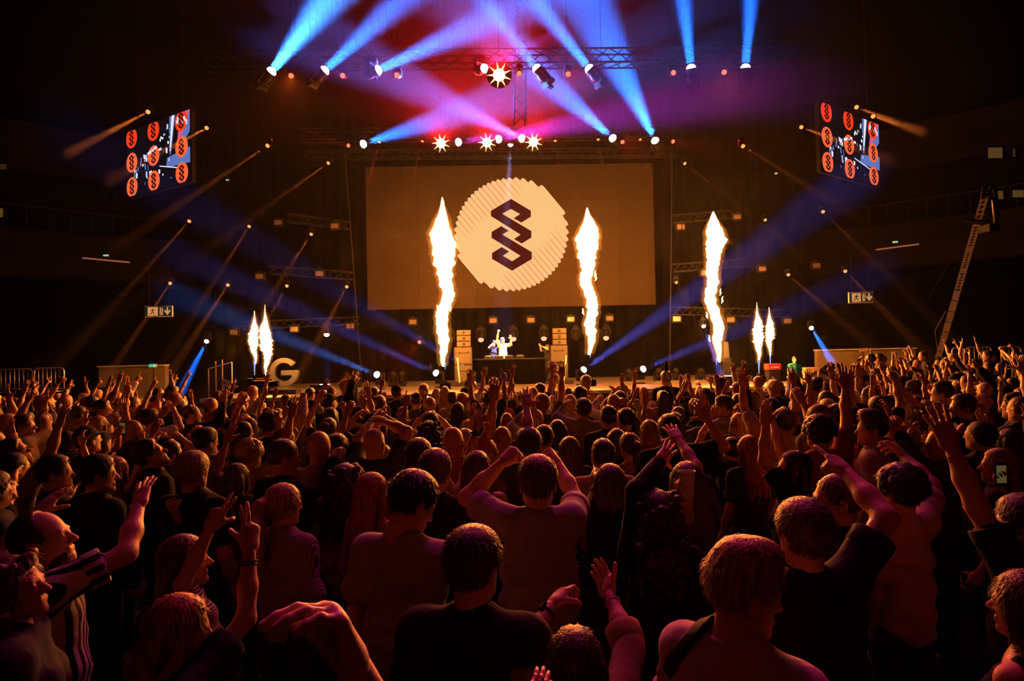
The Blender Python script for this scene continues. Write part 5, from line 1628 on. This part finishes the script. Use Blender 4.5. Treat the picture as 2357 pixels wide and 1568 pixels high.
person(432, 1226, 1.62, 42, 1, 'long', 'brown', 'tee', 'striped', 'long-haired person in a striped top showing a two-finger sign', {'L': ((420, 1345), (486, 1212), 'two', (.2, .9, 0), 'e')}, hd=(20, 5, 0))
person(445, 1040, 1.78, 14, 0, 'short', 'fair', 'tee', 'black', 'person with cropped fair hair in a black T-shirt with a bag strap, fist raised', {'L': ((452, 1240), (404, 1182), 'fist', (.7, .5, 0), 'ew')}, extras=(('strap', 1), ('band', -1)))
person(655, 1110, 1.68, 26, 1, 'tail', 'fair', 'shirt', 'pinstripe', 'person with a fair ponytail in a pinstriped purple-lit shirt', {}, hd=(10, 0, 0))
person(932, 1085, 1.85, 24, 0, 'short', 'black', 'tee', 'grey', 'tall dark-haired person in a loose pale T-shirt, head bowed over a phone', {'R': ((955, 1300), (992, 1318), 'hold', (0, 0, 1))}, hd=(24, -26, 0), extras=(('phone', 1), ('phone_label', 'dark phone held low by the tall person in the pale loose T-shirt')))
person(858, 1085, 1.66, 28, 1, 'long', 'ginger', 'tank', 'tan', 'person with long straight ginger hair just behind the loose pale T-shirt', {}, hd=(14, 0, 0))
person(797, 1065, 1.68, 24, 1, 'curly', 'dark', 'tee', 'red', 'person with dark curly hair beside the straight ginger hair', {}, hd=(12, 0, 0))
person(862, 983, 1.80, 14, 0, None, 'dark', 'tee', 'charcoal', 'bald person holding both arms bent over the head', {'R': ((938, 992), (885, 972), 'flat', (-.6, .6, 0)), 'L': ((824, 1012), (860, 965), 'flat', (.6, .6, 0))}, fat=1.06)
person(650, 1010, 1.80, 40, 0, 'crop', 'brown', 'jacket', 'black', 'person with cropped hair in a dark blazer, hand near the mouth', {'R': 'phone'}, hd=(18, -8, 0))
person(775, 1000, 1.74, 16, 0, 'short', 'black', 'tee', 'black', 'person with short black hair in a black T-shirt in front of the bald head', {})
person(735, 990, 1.82, 10, 0, None, 'dark', 'tee', 'lilac', 'bald person in a pale lilac T-shirt behind the black T-shirt', {})
person(1001, 1035, 1.80, 2, 0, 'short', 'brown', 'tee', 'black', 'person with neat brown hair in a black T-shirt, back squarely to us', {})
person(964, 1010, 1.76, 6, 0, 'short', 'dark', 'tee', 'tan', 'person with trimmed dark hair in a tan T-shirt', {})
person(1236, 1050, 1.84, 0, 0, 'short', 'brown', 'tee', 'grey', 'person in a grey T-shirt with both fists raised beside the head, at the centre', {'L': ((1074, 1146), (1160, 1062), 'fist', (.8, .5, 0)), 'R': ((1326, 1152), (1284, 1068), 'fist', (-.8, .5, 0))}, fat=1.04)
person(1402, 1065, 1.68, -8, 1, 'bob', 'dark', 'tee', 'black', 'person with a dark bob in a black T-shirt pointing sideways', {'L': ((1392, 1112), (1372, 1092), 'point', (0, 1, 0))})
person(1512, 1125, 1.70, 4, 1, 'curly', 'dark', 'shirt', 'black', 'person with a big mass of dark curls, open hand raised with a red ribbon', {'L': ((1468, 1110), (1520, 1062), 'open', (0, 1, 0))}, extras=(('band', -1),))
person(1578, 1060, 1.72, -6, 1, 'long', 'dark', 'tee', 'charcoal', 'person with long dark hair holding a plastic cup up', {'L': ((1582, 1190), (1572, 1128), 'hold', (0, -.6, .2), 'ew'), 'R': ((1602, 1075), (1562, 1012), 'open', (0, 1, 0))}, extras=(('cup', -1), ('bracelet', -1)))
person(1446, 994, 1.65, -16, 1, 'tail', 'brown', 'tank', 'charcoal', 'person with a brown ponytail and bare shoulders in a strappy top', {})
person(1540, 955, 1.82, 6, 0, 'short', 'dark', 'tee', 'black', 'broad person in a black T-shirt reaching one open hand far up', {'R': ((1668, 1030), (1620, 955), 'open', (0, 1, 0))}, fat=1.14)
person(1722, 1000, 1.66, -16, 1, 'wavy', 'ginger', 'tee', 'charcoal', 'person with long wavy ginger hair behind the clasped raised arms', {})
person(1816, 1035, 1.68, -58, 1, 'long', 'black', 'tee', 'black', 'dark-haired person in profile with both arms stretched up', {'R': ((1790, 1018), (1778, 966), 'flat', (-.5, .8, 0)), 'L': ((1742, 1040), (1762, 962), 'flat', (.5, .8, 0))}, hd=(-14, 10, 0))
person(1915, 1090, 1.76, -62, 0, 'crop', 'brown', 'tee', 'black', 'person with glasses and shaved red-lit head in profile', {}, hd=(-14, 4, 0), extras=('glasses',))
person(2066, 1074, 1.74, -20, 0, 'bush', 'black', 'tee', 'pink', 'person with round black hair in a pink T-shirt, hand raised and curled', {'R': ((2145, 1118), (2082, 1052), 'curl', (-.6, .6, 0))})
person(2002, 950, 1.82, -56, 0, 'quiff', 'dark', 'tee', 'pink', 'smiling person with swept-up dark hair in a pale pink T-shirt, profile', {}, hd=(-14, 2, 0))
person(1958, 976, 1.62, -40, 1, 'bun', 'black', 'tee', 'red', 'person with tied black hair, index finger raised', {'L': (None, (1936, 1052), 'point', (.3, .9, 0))}, hd=(-10, 0, 0))
person(1880, 930, 1.86, -24, 0, 'crop', 'brown', 'tee', 'olive', 'person with shaved head in an olive T-shirt, long arm stretched up', {'L': ((1876, 985), (1848, 928), 'flat', (.2, 1, 0))}, fat=1.08)
person(2210, 908, 1.85, -58, 0, 'short', 'dark', 'jacket', 'black', 'bearded person in a black jacket in profile near the frame edge', {}, hd=(-16, 4, 0), extras=('beard',))
person(2160, 986, 1.72, -62, 0, None, 'grey', 'shirt', 'charcoal', 'older bald person with glasses in profile, clapping', {'R': 'clap', 'L': 'clap'}, hd=(-14, 0, 0), extras=('glasses',))
person(2290, 1030, 1.66, -46, 1, 'long', 'fair', 'tee', 'charcoal', 'person with long fair hair filming with a phone near the frame edge', {'R': ((2322, 1200), (2304, 1120), 'hold', (-.2, -.9, 0), 'ew')}, hd=(-14, 4, 0), extras=(('phone', 1), ('phone_yaw', -.12), ('phone_label', 'phone with a warm glowing picture held up by long fair hair at the frame edge')))
person(2352, 1140, 1.74, -34, 0, 'short', 'black', 'tee', 'black', 'dark figure at the frame edge with one very long bare arm raised', {'L': ((2192, 1062), (2172, 988), 'open', (.2, 1, 0))}, extras=(('bracelet', -1),))
person(2352, 1308, 1.62, -30, 1, 'bob', 'brown', 'tank', 'black', 'low dark figure at the bottom frame edge with hair catching orange light', {})
person(2330, 908, 1.80, -44, 0, 'bush', 'black', 'tee', 'navy', 'person with curly black hair at the frame edge, braceleted arm up', {'L': ((2288, 1035), (2262, 968), 'flat', (.2, 1, 0))}, extras=(('bracelet', -1),))
# the side of the letter sign
person(240, 920, 1.82, 58, 0, 'short', 'black', 'tee', 'pink', 'dark-haired person with glasses in a pink shirt, index finger high', {'R': ((304, 940), (294, 888), 'point', (-.3, .9, 0))}, hd=(20, 6, 0), extras=('glasses',))
person(60, 955, 1.78, 58, 0, 'short', 'dark', 'shirt', 'tan', 'person in profile at the frame side, pale sleeve raised', {'R': ((108, 1000), (104, 968), 'fist', (-.5, .5, 0))}, hd=(20, 8, 0))
person(48, 1005, 1.75, 50, 0, 'short', 'dark', 'tee', 'olive', 'person with head thrown back, in profile near the frame side', {}, hd=(20, 26, 0), extras=('glasses',))
person(158, 990, 1.66, 50, 1, 'bob', 'black', 'tee', 'charcoal', 'round-faced dark-haired person in profile, holding a phone up', {'R': ((282, 1045), (274, 992), 'hold', (0, 1, 0))}, hd=(18, 6, 0), extras=(('phone', 1), ('phone_label', 'dark phone held up in front of the pink shirt, letter sign side')))
person(132, 1048, 1.72, 44, 0, 'short', 'black', 'tee', 'black', 'dark-haired person in black with an open hand and watch raised', {'R': ((122, 1192), (158, 1142), 'open', (.2, .9, 0))}, hd=(18, 4, 0), extras=(('watch', 1),))
person(228, 1048, 1.74, 32, 0, 'short', 'black', 'jacket', 'black', 'heavy dark-haired person in black, face turned to the stage', {}, hd=(20, 0, 0))
person(-20, 1085, 1.76, 40, 0, 'short', 'dark', 'tee', 'charcoal', 'person cut off by the frame side, flat hand raised', {'R': ((8, 1170), (26, 1112), 'flat', (.2, 1, 0))}, extras=(('bracelet', 1),))
person(308, 965, 1.72, 48, 0, None, 'dark', 'tee', 'charcoal', 'bald-topped person in profile, arm crossing a dark beard', {'R': ((338, 1002), (374, 952), 'open', (0, 1, 0))}, hd=(18, 4, 0), extras=('beard',))
person(362, 1006, 1.75, 46, 0, 'short', 'dark', 'tee', 'black', 'person with head tipped right back, forearm and hand raised', {'L': ((374, 1100), (338, 1034), 'flat', (.3, .7, .3))}, hd=(20, 30, 0))
person(396, 1013, 1.62, 40, 1, 'bun', 'dark', 'tee', 'charcoal', 'small dark-haired person with tied hair, letter sign side', {})
person(444, 931, 1.78, 50, 0, 'receding', 'dark', 'long', 'black', 'balding bearded person in black sleeves with one flat hand high', {'R': ((520, 968), (514, 918), 'flat', (-.3, .9, 0))}, hd=(18, 4, 0), extras=('beard',))
person(476, 985, 1.74, 34, 0, 'short', 'black', 'long', 'pinstripe', 'person with patterned sleeve and hand raised, letter sign side', {'R': ((492, 1052), (462, 1004), 'curl', (0, 1, 0))})
person(562, 969, 1.68, 32, 1, 'long', 'black', 'long', 'pink', 'person with long black hair in a pink blouse, arm raised', {'R': ((640, 1000), (656, 952), 'point', (-.3, .9, 0))}, hd=(10, 0, 0))
person(196, 965, 1.62, 30, 1, 'bob', 'fair', 'tee', 'charcoal', 'person with a fair bob in front of the pink shirt', {})
person(1098, 1035, 1.70, 4, 1, 'long', 'brown', 'tank', 'charcoal', 'long-haired person with one long bare arm up and a watch', {'L': ((1078, 1060), (1096, 985), 'open', (0, 1, 0))}, extras=(('watch', -1),))
person(1070, 985, 1.68, 2, 1, 'long', 'fair', 'tee', 'black', 'person with long straight dark-fair hair, letter sign side of centre', {})
person(1120, 1008, 1.62, 0, 1, 'wavy', 'fair', 'tee', 'tan', 'person with wavy fair hair left of the raised fist', {})
person(1216, 985, 1.80, 2, 0, 'short', 'dark', 'tee', 'charcoal', 'person behind the raised fists with one arm straight up', {'L': ((1222, 990), (1212, 935), 'open', (0, 1, 0))})
person(1282, 965, 1.66, -2, 1, 'long', 'black', 'tee', 'black', 'person with long rounded black hair right of centre', {})
person(1310, 1003, 1.64, -2, 1, 'long', 'brown', 'tee', 'charcoal', 'person with long centre-parted brown hair right behind the raised fist', {})
person(1386, 1008, 1.74, -4, 0, 'crop', 'dark', 'tee', 'tan', 'person with cropped dark hair and ears standing out', {})
person(1399, 932, 1.80, -2, 0, 'crop', 'dark', 'hoodie', 'charcoal', 'broad person in a dark hoodie with cropped hair', {}, fat=1.1)
person(1418, 985, 1.64, -4, 1, 'bob', 'dark', 'tee', 'black', 'person with a smooth dark bob below the hoodie', {})
person(1493, 965, 1.66, -6, 1, 'bob', 'fair', 'long', 'grey', 'person with straight fair bob in a textured grey top', {})
person(1526, 898, 1.72, -6, 1, 'long', 'black', 'tee', 'tan', 'person with very long black hair in a tan T-shirt', {})
person(1440, 940, 1.72, -6, 0, 'short', 'black', 'long', 'black', 'person in black sleeves holding one fist high', {'L': ((1452, 985), (1432, 935), 'fist', (.5, .6, 0))})
person(1662, 911, 1.78, -40, 0, 'short', 'dark', 'shirt', 'grey', 'person in a grey shirt turned aside, looking back', {}, hd=(-40, 0, 0))
person(1774, 914, 1.64, -40, 1, 'bob', 'fair', 'tee', 'charcoal', 'person with fair fringe turned aside near the clasped hands', {}, hd=(-20, 0, 0))
person(1828, 928, 1.74, -52, 0, 'short', 'dark', 'tee', 'navy', 'person with glasses and face tipped up below the long raised arm', {}, hd=(-12, 24, 0), extras=('glasses',))
person(2055, 956, 1.66, -30, 1, 'long', 'fair', 'tee', 'black', 'person with long straight fair hair in front of the pale pink T-shirt', {})
person(1925, 933, 1.74, -30, 0, 'bush', 'black', 'tee', 'charcoal', 'person with thick round black hair behind the olive T-shirt', {})
person(1941, 907, 1.66, -30, 1, 'tail', 'brown', 'tee', 'tan', 'person with swept-back brown ponytail behind the thick black hair', {})
person(2038, 912, 1.76, -44, 0, 'cap', 'dark', 'tee', 'black', 'person in a dark cap in profile', {}, hd=(-14, 0, 0))
person(2163, 879, 1.88, -46, 0, 'short', 'black', 'tee', 'grey', 'tall person in a long pale grey T-shirt, arm reaching forward', {'L': 'fwd'}, hd=(-10, 4, 0))
person(2257, 905, 1.76, -44, 0, None, 'dark', 'tee', 'red', 'bald person lit red near the frame edge', {'L': 'up'}, hd=(-10, 0, 0))
person(628, 949, 1.80, 20, 0, 'bush', 'dark', 'tee', 'charcoal', 'person with tousled dark hair beside the pink blouse', {}, hd=(14, 0, 0))
person(674, 921, 1.78, 22, 0, 'short', 'black', 'tee', 'black', 'black-haired bearded person in a black T-shirt looking aside', {}, hd=(24, 0, 0), extras=('beard',))
person(710, 947, 1.66, 16, 1, 'long', 'brown', 'tee', 'black', 'person with long glossy brown hair near the letter sign', {})
person(763, 937, 1.68, 12, 1, 'long', 'black', 'tee', 'charcoal', 'person with long black hair beside a tall raised forearm', {'R': ((796, 985), (790, 935), 'claw')})
person(830, 937, 1.74, 8, 0, 'bush', 'black', 'tee', 'black', 'person with short thick black hair under raised open hands', {'R': ((858, 955), (848, 908), 'open')})
person(988, 967, 1.72, 4, 1, 'curly', 'black', 'tee', 'black', 'person with a big black curly head left of centre', {})
person(855, 953, 1.78, 10, 0, 'cap', 'dark', 'tee', 'charcoal', 'person in a black cap with hands held out level', {'R': 'head', 'L': 'head'})
person(795, 874, 1.93, 6, 0, 'short', 'fair', 'tee', 'black', 'very tall fair-haired person in black standing above the rest by the stage', {}, hd=(20, 0, 0), extras=('glasses',))
person(1348, 864, 1.92, -4, 0, 'short', 'grey', 'tee', 'grey', 'tall grey-haired person by the stage under the second tall flame', {})
person(1532, 854, 1.95, -8, 0, 'short', 'brown', 'tee', 'black', 'very tall brown-haired person in black beside the camera pole', {})
person(1138, 868, 1.90, 40, 1, 'bun', 'fair', 'tee', 'white', 'fair-haired person lit white in front of the stage, filming', {'R': 'phone', 'L': 'phone'}, extras=(('phone', 1), ('phone_label', 'black camera phone held up by the white-lit fair person at the stage')))
person(1080, 874, 1.86, 30, 0, 'bush', 'brown', 'tee', 'tan', 'curly-haired person bent over a phone in front of the stage', {'L': 'phone'}, hd=(10, -20, 0), extras=(('phone', -1), ('phone_label', 'phone held low by the curly-haired person in front of the stage')))
person(958, 905, 1.74, 10, 0, 'cap', 'dark', 'tee', 'charcoal', 'person in a dark cap holding a bright lit phone', {'R': 'phone'}, extras=(('phone_lit', 1), ('phone_roll', .6), ('phone_label', 'phone with a bright white screen, left of the centre')))
person(715, 893, 1.72, 20, 0, 'short', 'dark', 'tee', 'charcoal', 'person filming with a small phone near the letter sign', {'R': 'phone'}, extras=(('phone_lit', 1), ('phone_label', 'small bright phone held up near the letter sign')))
person(827, 900, 1.66, 12, 1, 'bob', 'fair', 'tank', 'tan', 'person with a bright fair bob near the stage, letter sign side', {})
person(763, 890, 1.74, 16, 0, 'cap', 'tan', 'tee', 'black', 'person in an orange-lit pale cap near the stage', {})
person(1005, 893, 1.68, 8, 1, 'bob', 'fair', 'tee', 'tan', 'one of two fair-haired people side by side at the stage, the shorter', {})
person(1024, 888, 1.74, 6, 1, 'long', 'fair', 'tee', 'grey', 'one of two fair-haired people side by side at the stage, the taller', {})
person(1915, 836, 1.9, -14, 1, 'long', 'dark', 'jacket', 'black', 'dark figure before the pale wall holding both hands to the head', {'R': 'head', 'L': 'head'}, base=.32, Y=16.0)
person(1987, 824, 1.82, -20, 0, 'short', 'black', 'long', 'black', 'person in black sleeves with arms hooked over the head before the pale wall', {'R': 'head', 'L': 'head'}, base=.32, Y=16.4)
person(2027, 831, 1.78, -24, 0, 'short', 'brown', 'tee', 'charcoal', 'person before the pale wall with one arm pointing up', {'L': 'up'}, base=.32, Y=16.0)
person(2078, 828, 1.82, -26, 0, 'cap', 'dark', 'tee', 'charcoal', 'person in a dark cap before the pale wall, arms waving', {'L': 'wave', 'R': 'wave'}, base=.32, Y=15.6)
person(2048, 842, 1.74, -26, 0, None, 'dark', 'tee', 'tan', 'bald person in a tan T-shirt before the pale wall', {}, base=.32, Y=14.4)

# ============================================================ people on the stage
def on_stage(u, v, Y, yaw, fem, hair, hcol, top, tcol, label, arms=None, hd=(0, 0, 0), extras=(), base=FLOOR_S, hgt=None):
    person(u, v, 1.8, yaw, fem, hair, hcol, top, tcol, label, arms, hd, base=base, extras=extras, group='people on the stage', Y=Y, lod=1, skin='skin_c')


on_stage(1157, 777, 25.2, 150, 0, 'short', 'dark', 'tee', 'white', 'performer in a white T-shirt behind the table, one finger pointing up', {'R': 'up', 'L': 'fwd'})
on_stage(1136, 787, 25.6, 165, 0, 'short', 'black', 'tee', 'black', 'person in black beside the performer clapping overhead', {'R': 'clap', 'L': 'clap'})
on_stage(1259, 793, 25.4, -120, 0, 'short', 'black', 'tee', 'black', 'person in black crouched beside the loudspeaker, clapping', {'R': 'fwd', 'L': 'fwd'})
on_stage(1829, 820, 22.0, 180, 0, 'crop', 'dark', 'tee', 'teal', 'crew person in a teal T-shirt beside the red case', {}, base=.3)
# ============================================================ the rest of the crowd, each standing on the floor
POOL = []
pr = random.Random(5)
for i, (fem, top, la, ra) in enumerate([(0, 'tee', 'down', 'up'), (1, 'tee', 'up', 'down'), (0, 'tee', 'up', 'up'), (1, 'tank', 'wave', 'up'), (0, 'tee', 'down', 'down'), (1, 'tee', 'down', 'down'), (0, 'hoodie', 'down', 'down'), (1, 'long', 'down', 'wave'), (0, 'long', 'fwd', 'down'), (1, 'tee', 'clap', 'clap'),
                                        (0, 'tee', 'clap', 'clap'), (1, 'tank', 'down', 'down'), (0, 'shirt', 'wave', 'down'), (0, 'tee', 'fwd', 'fwd'), (1, 'tee', 'wave', 'wave'), (0, 'tank', 'up', 'down'), (0, 'tee', 'phone', 'phone'), (1, 'long', 'phone', 'phone'), (0, 'jacket', 'down', 'up'), (1, 'tee', 'head', 'head')]):
    A = {1: pose_arm(ra, 1, pr), -1: pose_arm(la, -1, pr)}
    POOL.append((fem, top, la, ra, A, [None, None]))
ARMS_TXT = {('down', 'up'): 'one arm straight up', ('up', 'down'): 'one arm straight up', ('up', 'up'): 'both arms straight up', ('wave', 'up'): 'arms flung wide', ('down', 'down'): 'arms down', ('down', 'wave'): 'one hand waving', ('fwd', 'down'): 'one arm reaching forward', ('clap', 'clap'): 'clapping', ('wave', 'down'): 'one hand waving', ('fwd', 'fwd'): 'both arms reaching forward', ('wave', 'wave'): 'both hands waving', ('phone', 'phone'): 'hands held before the face', ('head', 'head'): 'hands on head'}
HTXT = {'short': 'short %s hair', 'crop': 'cropped %s hair', 'long': 'long %s hair', 'bob': '%s bob', 'curly': '%s curls', 'tail': '%s ponytail', 'bun': '%s bun', 'bush': 'bushy %s hair', 'quiff': 'swept-up %s hair', 'cap': 'dark cap', 'wavy': 'wavy %s hair', None: 'bald head'}
PLACES = [(120, 'below the outer barrier'), (230, 'below the inner barrier'), (380, 'below the green exit sign'), (500, 'below the slanting blue beam'), (640, 'below the first twin flames'), (760, 'below the letter sign'), (900, 'below the lit stage box'), (1040, 'below the first tall flame'), (1130, 'below the first loudspeakers'), (1250, 'below the performer'), (1330, 'below the second loudspeakers'), (1420, 'below the second tall flame'), (1560, 'below the screen corner'), (1690, 'below the tallest side flame'), (1800, 'below the red case'), (1890, 'below the teal shirt'), (2010, 'below the wide pale wall'), (2110, 'below the pale wall end'), (2200, 'below the crane arm'), (2290, 'below the middle crane-side barrier'), (9999, 'below the last crane-side barrier')]


def project(p):
    q = R_CAM.transposed() @ (Vector(p) - CAM)
    return W / 2 + FX * q.x / -q.z, H_ / 2 - FX * q.y / -q.z


cand = []
for tries in range(60000):
    y = 4.6 + 14.0 * rng.random() ** .8
    x = CAM.x + rng.uniform(-1, 1) * (.86 * y + .3)
    u, v = project((x, y, 1.72))
    if u < -40 or u > W + 40:
        continue
    ymax = 13.6 if u < 420 else 11.6 if u < 1720 else 11.6 + (u - 1720) / 120 if u < 2000 else 16.5
    if y > ymax:
        continue
    base = .32 if (x > 8. and 13.9 < y < 19.5) else 0.
    if 1790 < u < 1872 and y > 8.5:          # a gap in front of the crew member
        continue
    if (abs(x - 8.) < .3 and y > 13.6) or (abs(y - 13.9) < .3 and x > 7.7):
        continue
    md = .5 if y < 7 else .56
    if any((x - a) ** 2 + (y - b) ** 2 < md * md for a, b, _ in PEOPLE):
        continue
    PEOPLE.append((x, y, base)); cand.append((y, x, base, u, v))
MAXP = 300
n_named = sum(1 for o in bpy.data.objects if o.name.split('.')[0] == 'person')
cand.sort()
room = MAXP - n_named
extra = cand[room:]
cand = cand[:room]
used = {}


def pick(g):
    i = g.choices(range(len(POOL)), weights=[5, 4, 3, 2, 6, 6, 2, 2, 2, 2, 2, 3, 2, 1, 2, 1, 1.5, 1, 2, .6])[0]
    fem = POOL[i][0]
    hair = g.choice(('long', 'long', 'bob', 'curly', 'tail', 'bun', 'wavy')) if fem else g.choice(('short', 'short', 'short', 'crop', 'bush', 'quiff', 'cap', None))
    return i, fem, hair, g.choice(('black', 'dark', 'dark', 'brown', 'brown', 'fair', 'ginger')), g.choice(('black', 'black', 'black', 'charcoal', 'charcoal', 'grey', 'white', 'pink', 'olive', 'navy', 'tan', 'red'))


def shared(i, lod):
    fem, top, la, ra, A, cache = POOL[i]
    c = 0 if lod < 2 else 1
    if cache[c] is None:
        (V, Q), (SV, SQ), Mh = build_geo(fem, A, top, 2 if c else 1, (pr.uniform(-.03, .03), pr.uniform(0, .06)), pr.uniform(.96, 1.06), (pr.uniform(-14, 14), pr.uniform(-4, 14), 0))
        cache[c] = (mk_mesh('person', V, Q, MAT['skin_a']), mk_mesh('top', SV, SQ, MAT['cloth_black']), Mh)
    return cache[c]


def facing(x, y, g):
    return math.degrees(math.atan2(0 - x, 25 - y)) * 1.15 + g.uniform(-16, 16)


DEPTH = ((6.2, 'close by'), (8.4, 'mid-crowd'), (10.4, 'farther on'), (99, 'farthest rows'))
for y, x, base, u, v in cand:
    g = rng
    for attempt in range(40):
        i, fem, hair, hc, tcl = pick(g)
        fem, top, la, ra, A, _c = POOL[i]
        ht = HTXT[hair]; ht = ht % hc if '%s' in ht else ht
        place = next(t for lim, t in PLACES if u < lim); dep = next(t for lim, t in DEPTH if y < lim)
        lab = '%s, %s top, %s, %s, %s' % (ht, tcl, ARMS_TXT[(la, ra)], place, dep)
        if lab not in used and len(lab.split()) <= 16:
            break
    n = used.get(lab, 0); used[lab] = n + 1
    s = g.uniform(1.56, 1.7) if fem else g.uniform(1.66, 1.84)
    lod = 1 if y < 8 else 2
    k = s / 1.765
    M = Matrix.Translation((x, y, base)) @ Matrix.Rotation(math.radians(-facing(x, y, g)), 4, 'Z') @ Matrix.Scale(k, 4)
    build_person(M, fem, hair, hc, top, tcl, A, lod, (0, 0, 0), (0, 0), 1, g.choice(('skin_a', 'skin_b', 'skin_c')), lab, 'people in the crowd', () if lod < 2 else 'far', shared(i, lod))

# those past three hundred, farthest away, and the neighbours out of frame: masses of people
def grab(me, M2):
    V = np.empty(len(me.vertices) * 3, np.float32); me.vertices.foreach_get('co', V); V = V.reshape(-1, 3)
    Q = np.empty(len(me.loops), np.int32); me.loops.foreach_get('vertex_index', Q); Q = Q.reshape(-1, 4)
    return V @ M2[:3, :3].T + M2[:3, 3], Q

def mass(spots, label):
    bm_parts, sm_parts, hm_parts = [], [], []
    for y, x, base in spots:
        i, fem, hair, hc, tcl = pick(rng)
        b, s_, Mh = shared(i, 2)
        k = (rng.uniform(1.56, 1.7) if fem else rng.uniform(1.66, 1.84)) / 1.765
        M = np.array(Matrix.Translation((x, y, base)) @ Matrix.Rotation(math.radians(-facing(x, y, rng)), 4, 'Z') @ Matrix.Scale(k, 4))
        bm_parts.append(grab(b, M)); sm_parts.append(grab(s_, M)); sm_parts.append(grab(trousers_t(fem), M))
        if hair and hair != 'cap':
            hm_parts.append(grab(hair_t(hair, 2), M @ np.array(Mh)))
    crowd = add('crowd', mk_mesh('crowd', *join(bm_parts), MAT['skin_a']), label=label, cat='crowd', kind='stuff')
    for nm, ps, m in (('clothing', sm_parts, 'cloth_charcoal'), ('hair', hm_parts, 'hair_dark')):
        o = add(nm, mk_mesh(nm, *join(ps), MAT[m]), crowd); o['kind'] = 'stuff'


if extra:
    mass([e[:3] for e in extra], 'farthest people packed in front of the pale wall, crane side')
sides = []
for tries in range(4000):         # neighbours who stand just outside the frame
    y = rng.uniform(3.0, 11.0); sd_ = rng.choice((-1, 1)); x = CAM.x + sd_ * (.84 * y + rng.uniform(.35, 1.9)) + .026 * y
    u, v = project((x, y, 1.7))
    if -60 < u < W + 60 or any((x - a) ** 2 + (y - b) ** 2 < .5 for a, b, _ in PEOPLE):
        continue
    PEOPLE.append((x, y, 0)); sides.append((y, x, 0.))
mass(sides[:22], 'people standing just beyond the frame on both sides')
print('SIDES', len(sides))
print('PEOPLE', n_named, len(cand), len(extra), 'tris', sum(len(m.loops) - 2 * len(m.polygons) for m in {o.data for o in bpy.data.objects if o.type == 'MESH'}))
